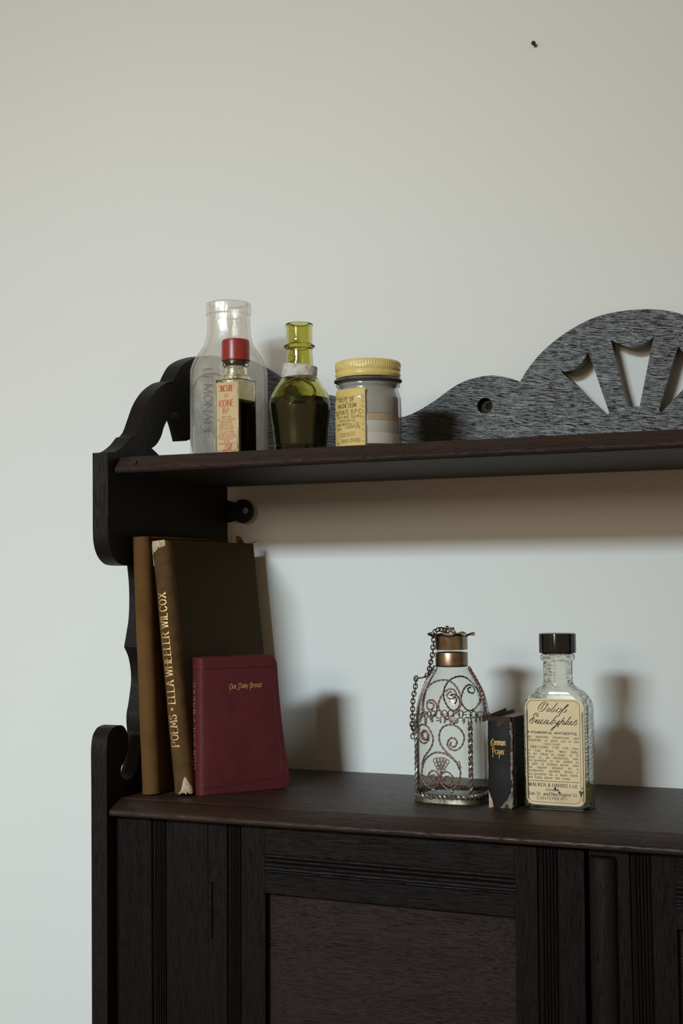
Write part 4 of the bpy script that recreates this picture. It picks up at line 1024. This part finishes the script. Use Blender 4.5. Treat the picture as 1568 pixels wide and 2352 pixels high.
for oy, d in SCR:
    pts = [fpx(*map(float, q.split(',')), oy) for q in d.split()]
    build('wire_scroll', scroll(pts), M['wire'], fl, sharp=0)
    if oy == 1420 or len(pts) > 45: build('wire_scroll', scroll(pts, True, 1), M['wire'], fl, sharp=0)
# little flower of wire rings
mb = MB()
for x, y in ((588, 838), (640, 825), (700, 822), (752, 830), (800, 858), (612, 905), (662, 895), (716, 895), (764, 912), (640, 960), (690, 955), (738, 960), (665, 1005), (712, 1000)):
    u, z = fpx(x, y, 1640); mb.tube([fsurf(u + .00165 * math.cos(2 * PI * k / 16), z + .00165 * math.sin(2 * PI * k / 16), .0007) for k in range(16)], .00036, 5, closed=True)
u, z = fpx(690, 1040, 1640); u2, z2 = fpx(660, 1150, 1640)
mb.tube([fsurf(u, z, .0006), fsurf(u2, z2, .0008)], .0007, 6)
build('wire_flower', mb, M['wire'], fl, sharp=0)
# solder joints
mb = MB()
for x, y, oy, sx, sz in ((500, 1790, 1420, .0016, .0012), (805, 1795, 1420, .0022, .0014), (400, 140, 1640, .0011, .0022), (925, 140, 1640, .0014, .0020), (545, 1365, 1640, .0022, .0011), (880, 1395, 1640, .0014, .0015), (1010, 920, 1640, .0012, .0032), (335, 900, 1640, .0009, .0022), (655, 1160, 1640, .0011, .0014), (500, 1500, 1640, .0026, .0020)):
    u, z = fpx(x, y, oy); p = fsurf(u, z, .0004); mb = MB(); mb.ball(p, 1, 10, 8, (sx, .0009, sz)); build('solder_joint', mb, M['silver'], fl)
# scalloped band round the middle
mb = MB(); zb2 = fpx(600, 75, 1640)[1]
per = [np.array(p) for p in sring(FA + .0005, FB + .0005, FN, zb2, 240)]
dist = np.r_[0, np.cumsum([np.linalg.norm(per[(i + 1) % 240] - per[i]) for i in range(240)])]
NS = 34
def pp(d, z):
    d = d % dist[-1]; i = int(np.searchsorted(dist, d)) % 240; q = per[i]; return (q[0], q[1], z)
for k in range(NS):
    d0 = dist[-1] * k / NS; wv = dist[-1] / NS
    arc = [pp(d0 + wv * (.5 - .5 * math.cos(PI * j / 8)) , zb2 - .0004 + .0026 * math.sin(PI * j / 8) - .001) for j in range(9)]
    mb.tube(arc, .00048, 5)
    mb.ball(pp(d0, zb2 - .0024), .00085, 6, 5, (1, 1, 1.3))
    mb.tube([pp(d0 - .0011, zb2 - .0009), pp(d0 - .0007, zb2 - .0020), pp(d0, zb2 - .0012), pp(d0 + .0007, zb2 - .0020), pp(d0 + .0011, zb2 - .0009)], .0004, 5)
build('scalloped_band', mb, M['silver'], fl)
def rope(path, Rr, r, pitch, closed=False, phase=0):
    P = resample(path, .0005); mbs = MB()
    L = np.r_[0, np.cumsum(np.linalg.norm(np.diff(P, axis=0), axis=1))]
    T = np.gradient(P, axis=0); T /= np.linalg.norm(T, axis=1)[:, None]
    out = np.stack([P[:, 0], P[:, 1], np.zeros(len(P))], 1); out /= (np.linalg.norm(out, axis=1)[:, None] + 1e-9)
    Bn = np.cross(T, out); Bn /= (np.linalg.norm(Bn, axis=1)[:, None] + 1e-9); Nn_ = np.cross(Bn, T)
    for s in range(2):
        a = 2 * PI * L / pitch + PI * s + phase
        mbs.tube(P + Rr * (np.cos(a)[:, None] * Nn_ + np.sin(a)[:, None] * Bn), r, 6)
    return mbs
def corner(sx, sy, z, off):
    a, b = fab(z); n = fnn(z); c = .5 ** (1 / n); return (sx * (a * c + off * .7), sy * (b * c + off * .7), z)
for sx, sy in ((1, -1), (-1, -1)):
    mb = rope([corner(sx, sy, z, .0012) for z in np.linspace(.0075, zb2 - .002, 14)], .00095 if sx * sy < 0 else .0005, .0010 if sx * sy < 0 else .0007, .0085)
    build('corner_braid', mb, M['silver'], fl)
    mb = MB(); mb.ball(corner(sx, sy, zb2 - .0020, .0012), 1, 10, 8, (.0017, .0015, .0036)); build('braid_cap', mb, M['silver'], fl)
for sx in (1, -1):
    mb = rope([(sx * (fab(z)[0] + .0009), 0.0, z) for z in np.linspace(.0995, zb2 - .001, 22)], .0006, .00095, .0060)
    build('shoulder_wire', mb, M['wire'], fl)
ring_ = [(p[0] * 1.035, p[1] * 1.04, .0058) for p in sring(FA, FB, FN, 0, 200)]; ring_.append(ring_[0])
mb = rope(ring_, .0011, .00095, .0072); build('base_braid', mb, M['silver'], fl)
mb = MB(); mb.grid([sring(FA + .0006, FB + .0006, FN, 0.0), sring(FA + .0013, FB + .0013, FN, .0004), sring(FA + .0009, FB + .0009, FN, .0012), sring(FA + .0006, FB + .0006, FN, .0040), sring(FA + .0001, FB + .0001, FN, .0042), sring(FA + .0001, FB + .0001, FN, 0.0)], True, loop=True)
build('base_band', mb, M['brass_old'], fl, sharp=60)
# neck: copper band, glass gap, brass cap with scalloped flange
mb = MB(); mb.lathe([(.0120, .1000), (.01225, .0999), (.0123, .1004), (.01225, .1102), (.0121, .1106), (.0118, .1106)], 64, cap0=False, cap1=False); build('neck_band', mb, M['copper'], fl)
mb = MB(); mb.lathe([(.0116, .1128), (.0122, .1127), (.0123, .1132), (.0123, .1228), (.0124, .1232), (.0060, .1236)], 64); cp = build('cap', mb, M['brass'], fl); cp['label'] = 'brass slip cap with scalloped flange'
mb = MB(); rows = []
for r, z in ((.0100, .1231), (.0128, .1231), (.0150, .1235), (.0170, .1240), (.0180, .1239), (.0178, .1243), (.0168, .1246), (.0148, .1242), (.0126, .1239), (.0030, .1240)):
    rw = []
    for k in range(96):
        a = 2 * PI * k / 96; f = max(0, (r - .0125) / .005)
        rr2 = r + f * (.0009 * abs(math.cos(4 * a)) - .0004); rw.append((rr2 * math.cos(a), rr2 * math.sin(a), z + f * .0011 * math.cos(8 * a + 1)))
    rows.append(rw)
mb.grid(rows, True, True, True); build('cap_flange', mb, M['brass'], cp, sharp=60)
mb = MB()
mb.tube(cr([(.003, 0, .1238), (.001, -.001, .1262), (-.0016, -.001, .1290), (-.0034, 0, .1302), (-.0038, 0, .1286), (-.0020, 0, .1272), (.0002, 0, .1262)], 6), .0006, 6, rf=wirer)
mb.tube(cr([(.0045, 0, .1238), (.002, .001, .1266), (.0012, .001, .1284), (-.0004, .001, .1276), (.0004, 0, .1256)], 6), .0007, 6, rf=wirer)
mb.tube([(-.001, 0, .1285), (.0022, 0, .1288)], .0008, 6); build('cap_loop', mb, M['wire'], cp, sharp=0)
# stub on the shoulder and chain
def fp3(zx, zy, oy, dy=0): p = at(930 + zx / 7.84, oy + zy / 7.84, FYc + dy); c = Matrix.Rotation(math.radians(4), 3, 'Z') @ Vector((p[0] - FX, p[1] - FYc, 0)); return np.array([c[0], c[1], p[2] - ZL])
mb = MB(); mb.tube(cr([fp3(400, 1040, 1420), fp3(300, 1070, 1420), fp3(215, 1075, 1420)], 5), .0007, 6, rf=wirer)
for x, y in ((190, 1050), (215, 1045), (175, 1085), (205, 1100)): mb.ball(fp3(x, y, 1420), .0008, 6, 5)
build('chain_stub', mb, M['wire'], fl)
lk = MB(); lk.tube([(.00165 * math.cos(a) * 0 + .0022 * math.copysign(abs(math.sin(a)) ** .9, math.sin(a)) * 0 + .00150 * math.cos(a), 0, .0022 * math.sin(a)) for a in [2 * PI * k / 22 for k in range(22)]], .00048, 7, closed=True)
link0 = None
strands = [[fp3(760, 225, 1420), fp3(680, 205, 1420, -.004), fp3(600, 205, 1420, -.007), fp3(540, 240, 1420, -.009), fp3(516, 320, 1420, -.010), fp3(512, 430, 1420, -.010), fp3(500, 530, 1420, -.009), fp3(498, 620, 1420, -.008), fp3(475, 730, 1420, -.007), fp3(450, 840, 1420, -.005), fp3(430, 940, 1420, -.003), fp3(395, 1030, 1420, -.002)],
           [fp3(195, 1090, 1420), fp3(188, 1200, 1420), fp3(172, 1310, 1420), fp3(145, 1430, 1420), fp3(138, 1545, 1420), fp3(135, 1650, 1420), fp3(130, 1745, 1420), fp3(126, 1850, 1420), fp3(122, 1970 - 0, 1420 - 0), fp3(140, 220 + 0, 1640), fp3(150, 300, 1640), fp3(140, 395, 1640)]]
for st in strands:
    P = resample(cr([tuple(p) for p in st], 6), .0029)
    for i in range(len(P)):
        a = P[max(0, i - 1)]; b = P[min(len(P) - 1, i + 1)]; t = Vector(b - a).normalized()
        ref = Vector((.30, -.95, 0)) if i % 2 == 0 else Vector((.90, .35, .1))
        x = ref.cross(t); x.normalize(); y = t.cross(x)
        R3 = Matrix((x, y, t)).transposed().to_4x4()
        if link0 is None: o = link0 = build('chain_link', lk, M['chain'], fl)
        else: o = link0.copy(); COL.objects.link(o); o.parent = fl
        o.matrix_basis = Matrix.Translation(P[i]) @ R3

# --- eucalyptus bottle
EX, EY = .3290, -.1155
eu = empty('eucalyptus_bottle', (EX, EY, ZL))
tag(eu, 'flat clear medicine bottle with black cap and printed tan label, rightmost on the lower shelf', 'bottle', 'bottles on the lower shelf')
EA, EB, EC = .0236, .0125, .0042
ek = prof_interp([(0, EA - .0016, EB - .0016, EC), (.001, EA - .0004, EB - .0004, EC), (.0022, EA, EB, EC), (.02, EA, EB, EC), (.060, EA, EB, EC), (.0700, EA, EB, EC), (.0755, EA - .0006, EB, EC + .0008), (.0800, EA - .0026, EB - .0003, EC + .002), (.0838, EA - .0060, EB - .0006, .008), (.0866, .0142, .0116, .0112),
                  (.0884, .0118, .0110, .0110), (.0905, .0107, .0107, .0107), (.0960, .0106, .0106, .0106), (.1050, .0107, .0107, .0107), (.1060, .0112, .0112, .0112), (.1072, .0124, .0124, .0124), (.1092, .0126, .0126, .0126), (.1108, .0118, .0118, .0118), (.1120, .0108, .0108, .0108), (.1210, .0104, .0104, .0104)], 3)
mb = vessel(ek, .0022, .0048, rz_); eg = build('glass_body', mb, M['glass_euc'], eu, sharp=45)
eg.data.materials.append(M['glass_euc_wavy'])
nf = len(ek) - 1; npr = 28
for i, p in enumerate(eg.data.polygons):
    if i >= nf * npr: p.material_index = 1
mb = MB(); a, b = EA - .0015, EB - .0015
mb.grid([rring(a - .0008, b - .0008, .0022, .0052), rring(a, b, .0028, .0060), rring(a, b, .0028, .0196), rring(a - .0002, b - .0002, .0028, .0198)], True, True, True)
build('oil', mb, M['oil'], eu)['label'] = 'pool of yellow oil at the bottom'
def flat(r, z, a): return -.00022 if (r > .0128 and z < .1250 and (int(a * 180 / PI) % 24) < 8) else 0
mb = MB(); mb.lathe([(.0108, .1118), (.0130, .1117), (.0134, .1122), (.0134, .1128), (.0134, .1248), (.0132, .1256), (.0126, .1259), (.0040, .1262)], 90, wob=flat)
build('cap', mb, M['black_plastic'], eu, sharp=40)['label'] = 'glossy black screw cap'
def ef(u, v, off=.0002):                               # u = X - EX on the front face
    e = abs(u) - (EA - EC); d = 0 if e < 0 else EC - math.sqrt(max(0, EC * EC - e * e))
    return (u, -EB + d - off, v)
YE = EY - EB
def eu_uv(px, py): p = at(px, py, YE); return p[0] - EX, p[2] - ZL
uL, uR = -.0216, eu_uv(1342, 1730)[0]
vT, vB = eu_uv(1275, 1605)[1], eu_uv(1275, 1850)[1]
mb = label_grid(ef, uL, uR, vB, vT, .0058, nu=16, nv=14, th=.00014); el = build('label', mb, M['paper_tan'], eu)
el['label'] = 'tan paper label with rounded corners and black printing'
mb = MB(); e2 = lambda u, v: ef(u, v, .00022)
# border rule
bl, br_, bt, bb = uL + .0013, uR - .0030, vT - .0014, vB + .0020; rc_ = .0046
bord = []
for cx, cz, a0 in ((br_ - rc_, bt - rc_, 0), (bl + rc_, bt - rc_, 90), (bl + rc_, bb + rc_, 180), (br_ - rc_, bb + rc_, 270)):
    bord += [(cx + rc_ * math.cos(math.radians(a0 + 9 * k)), cz + rc_ * math.sin(math.radians(a0 + 9 * k))) for k in range(11)]
bord.append(bord[0])
ribbon(mb, bord, lambda t: .00026, e2)
rx = lambda zx, zy: eu_uv(1205 + zx / 11.2, 1600 + zy / 11.2)
SCRIPT = ['575,225 600,180 570,138 510,138 430,180 365,255 342,320 360,370 410,382 470,355 530,290 568,225 575,190 550,180 505,190 465,235 430,300 400,330', '630,285 590,325 560,365 575,388 620,370 665,310', '672,205 680,222',
 '840,160 770,250 700,330 670,375 690,395 740,375 790,320', '925,300 870,300 825,345 810,385 840,402 890,385 930,340 945,305 920,292', '790,392 812,374', '955,355 1040,290 1110,230 1125,205 1095,210 1030,280 950,380 880,470 848,522', '945,372 990,402 1040,385 1085,330',
 '345,470 340,500 300,512 288,482 320,450 348,440 330,422 280,425 230,470 222,505 245,520 180,560 125,620 118,670 150,692 200,665 245,610 255,565 225,560 185,600 160,630', '262,655 310,600 335,592', '335,590 290,640 275,680 300,686 350,645 395,590', '395,590 355,650 345,690 375,692 430,650',
 '495,612 480,595 445,615 410,660 410,695 440,702 500,660', '605,607 560,600 520,640 500,685 525,702 570,665 610,610', '610,608 580,660 570,700 600,702 640,668', '825,488 740,590 660,680 655,712 690,706 740,655', '735,622 775,610 790,630 770,680 790,702 840,670 900,615', '900,613 860,670 800,745 720,840 680,870 690,830 750,780 820,735 880,690',
 '1020,530 940,640 835,787', '920,668 980,620 1015,620 1005,650 960,700 970,722 1010,706 1050,670', '1190,508 1110,610 1035,700 1040,724 1080,702', '1130,548 1215,560', '1150,630 1105,680 1095,720 1125,722 1175,680 1215,630', '1215,628 1170,685 1165,725 1195,727 1250,690', '1250,692 1290,645 1345,598', '1312,628 1332,670 1312,715 1270,737 1238,722']
for d in SCRIPT:
    pts = [rx(*map(float, q.split(','))) for q in d.split()]
    ribbon(mb, cr(pts, 5) if len(pts) > 2 else pts, lambda t: .00017 + .00036 * max(0, -(t[1] * .72 + t[0] * .69) * (1 if t[1] < 0 else -1)) ** 1.4, e2)
def eline(s_, xl, yl, xr, yr, px_size, style, just=True):
    a = eu_uv(xl, yl); b = eu_uv(xr, yr); write(mb, s_, e2, a[0], a[1], px_size * .000318, style, u1=b[0], just=just, slope=(b[1] - a[1]) / (b[0] - a[0]))
def zz(x, y): return 1205 + x / 11.2, 1670 + y / 11.2
def zy(x, y): return 1205 + x / 9.8, 1765 + y / 9.8
def L2(s_, a, b, size, style, just=True, f=zz):
    eline(s_, *f(*a), *f(*b), size, style, just)
L2('A POWERFUL ANTISEPTIC.', (72, 148), (1365, 210), 4.6, 'bold', False)
L2('An agreeable Disinfectant and', (72, 262), (1372, 322), 5.2, 'ital', True)
L2('Germicide, of great use in the', (78, 346), (1372, 412), 5.2, 'ital', True)
L2('Sick-room.', (490, 455), (915, 475), 5.2, 'ital', False)
L2('DIRECTIONS FOR USE._One', (150, 530), (1372, 588), 5.3, 'slab', True)
L2('to four drops, twice daily,', (78, 612), (1378, 680), 5.3, 'slab')
L2('to be taken on sugar; or, if', (82, 700), (1375, 765), 5.3, 'slab')
L2('used as an inhalation, one', (80, 785), (1372, 850), 5.3, 'slab')
L2('tea-spoonful to be added to', (78, 868), (1378, 938), 5.3, 'slab')
L2('a pint of boiling water, and', (78, 955), (1368, 1024), 5.3, 'slab')
L2('the vapour inhaled. As a', (78, 1045), (1365, 1108), 5.3, 'slab')
L2('Deodorizer, sprinkle about a', (66, 56), (1198, 116), 5.3, 'slab', True, zy)
L2('tea-spoonful on a linen cloth,', (64, 132), (1200, 194), 5.3, 'slab', True, zy)
L2('and hang about the room.', (64, 208), (1025, 262), 5.3, 'slab', True, zy)
ribbon(mb, resample([eu_uv(*zy(58, 260)), eu_uv(*zy(1225, 322))], .0015), lambda t: .00034, e2)
L2('WALKER & HARRIS Ltd.', (86, 384), (1185, 446), 7.6, 'serif', False, zy)
L2('Chemists', (470, 502), (765, 514), 5.6, 'ital', False, zy)
L2('Sun St. and Northgate St.', (80, 584), (1192, 644), 7.2, 'serif', True, zy)
L2('CANTERBURY', (275, 690), (958, 724), 6.4, 'sans', False, zy)
build('lettering', mb, M['ink'], el)
# ink blots and nicks on the label
mb = MB()
for x, y, r in ((678, 452, .0011), (690, 490, .0007), (745, 490, .0007), (780, 545, .0009), (1235, 530, .0008), (1268, 580, .0010), (1300, 540, .0008), (1296, 450, .0005), (1262, 620, .0007)):
    u, v = eu_uv(*zy(x, y)); n = 9; ring = [ef(u + r * (.7 + .5 * random.random()) * math.cos(2 * PI * k / n), v + r * (.7 + .5 * random.random()) * math.sin(2 * PI * k / n), .00026) for k in range(n)]
    mb.add(ring, [tuple(range(n))])
build('ink_blots', mb, M['ink_soft'], el, smooth=False)
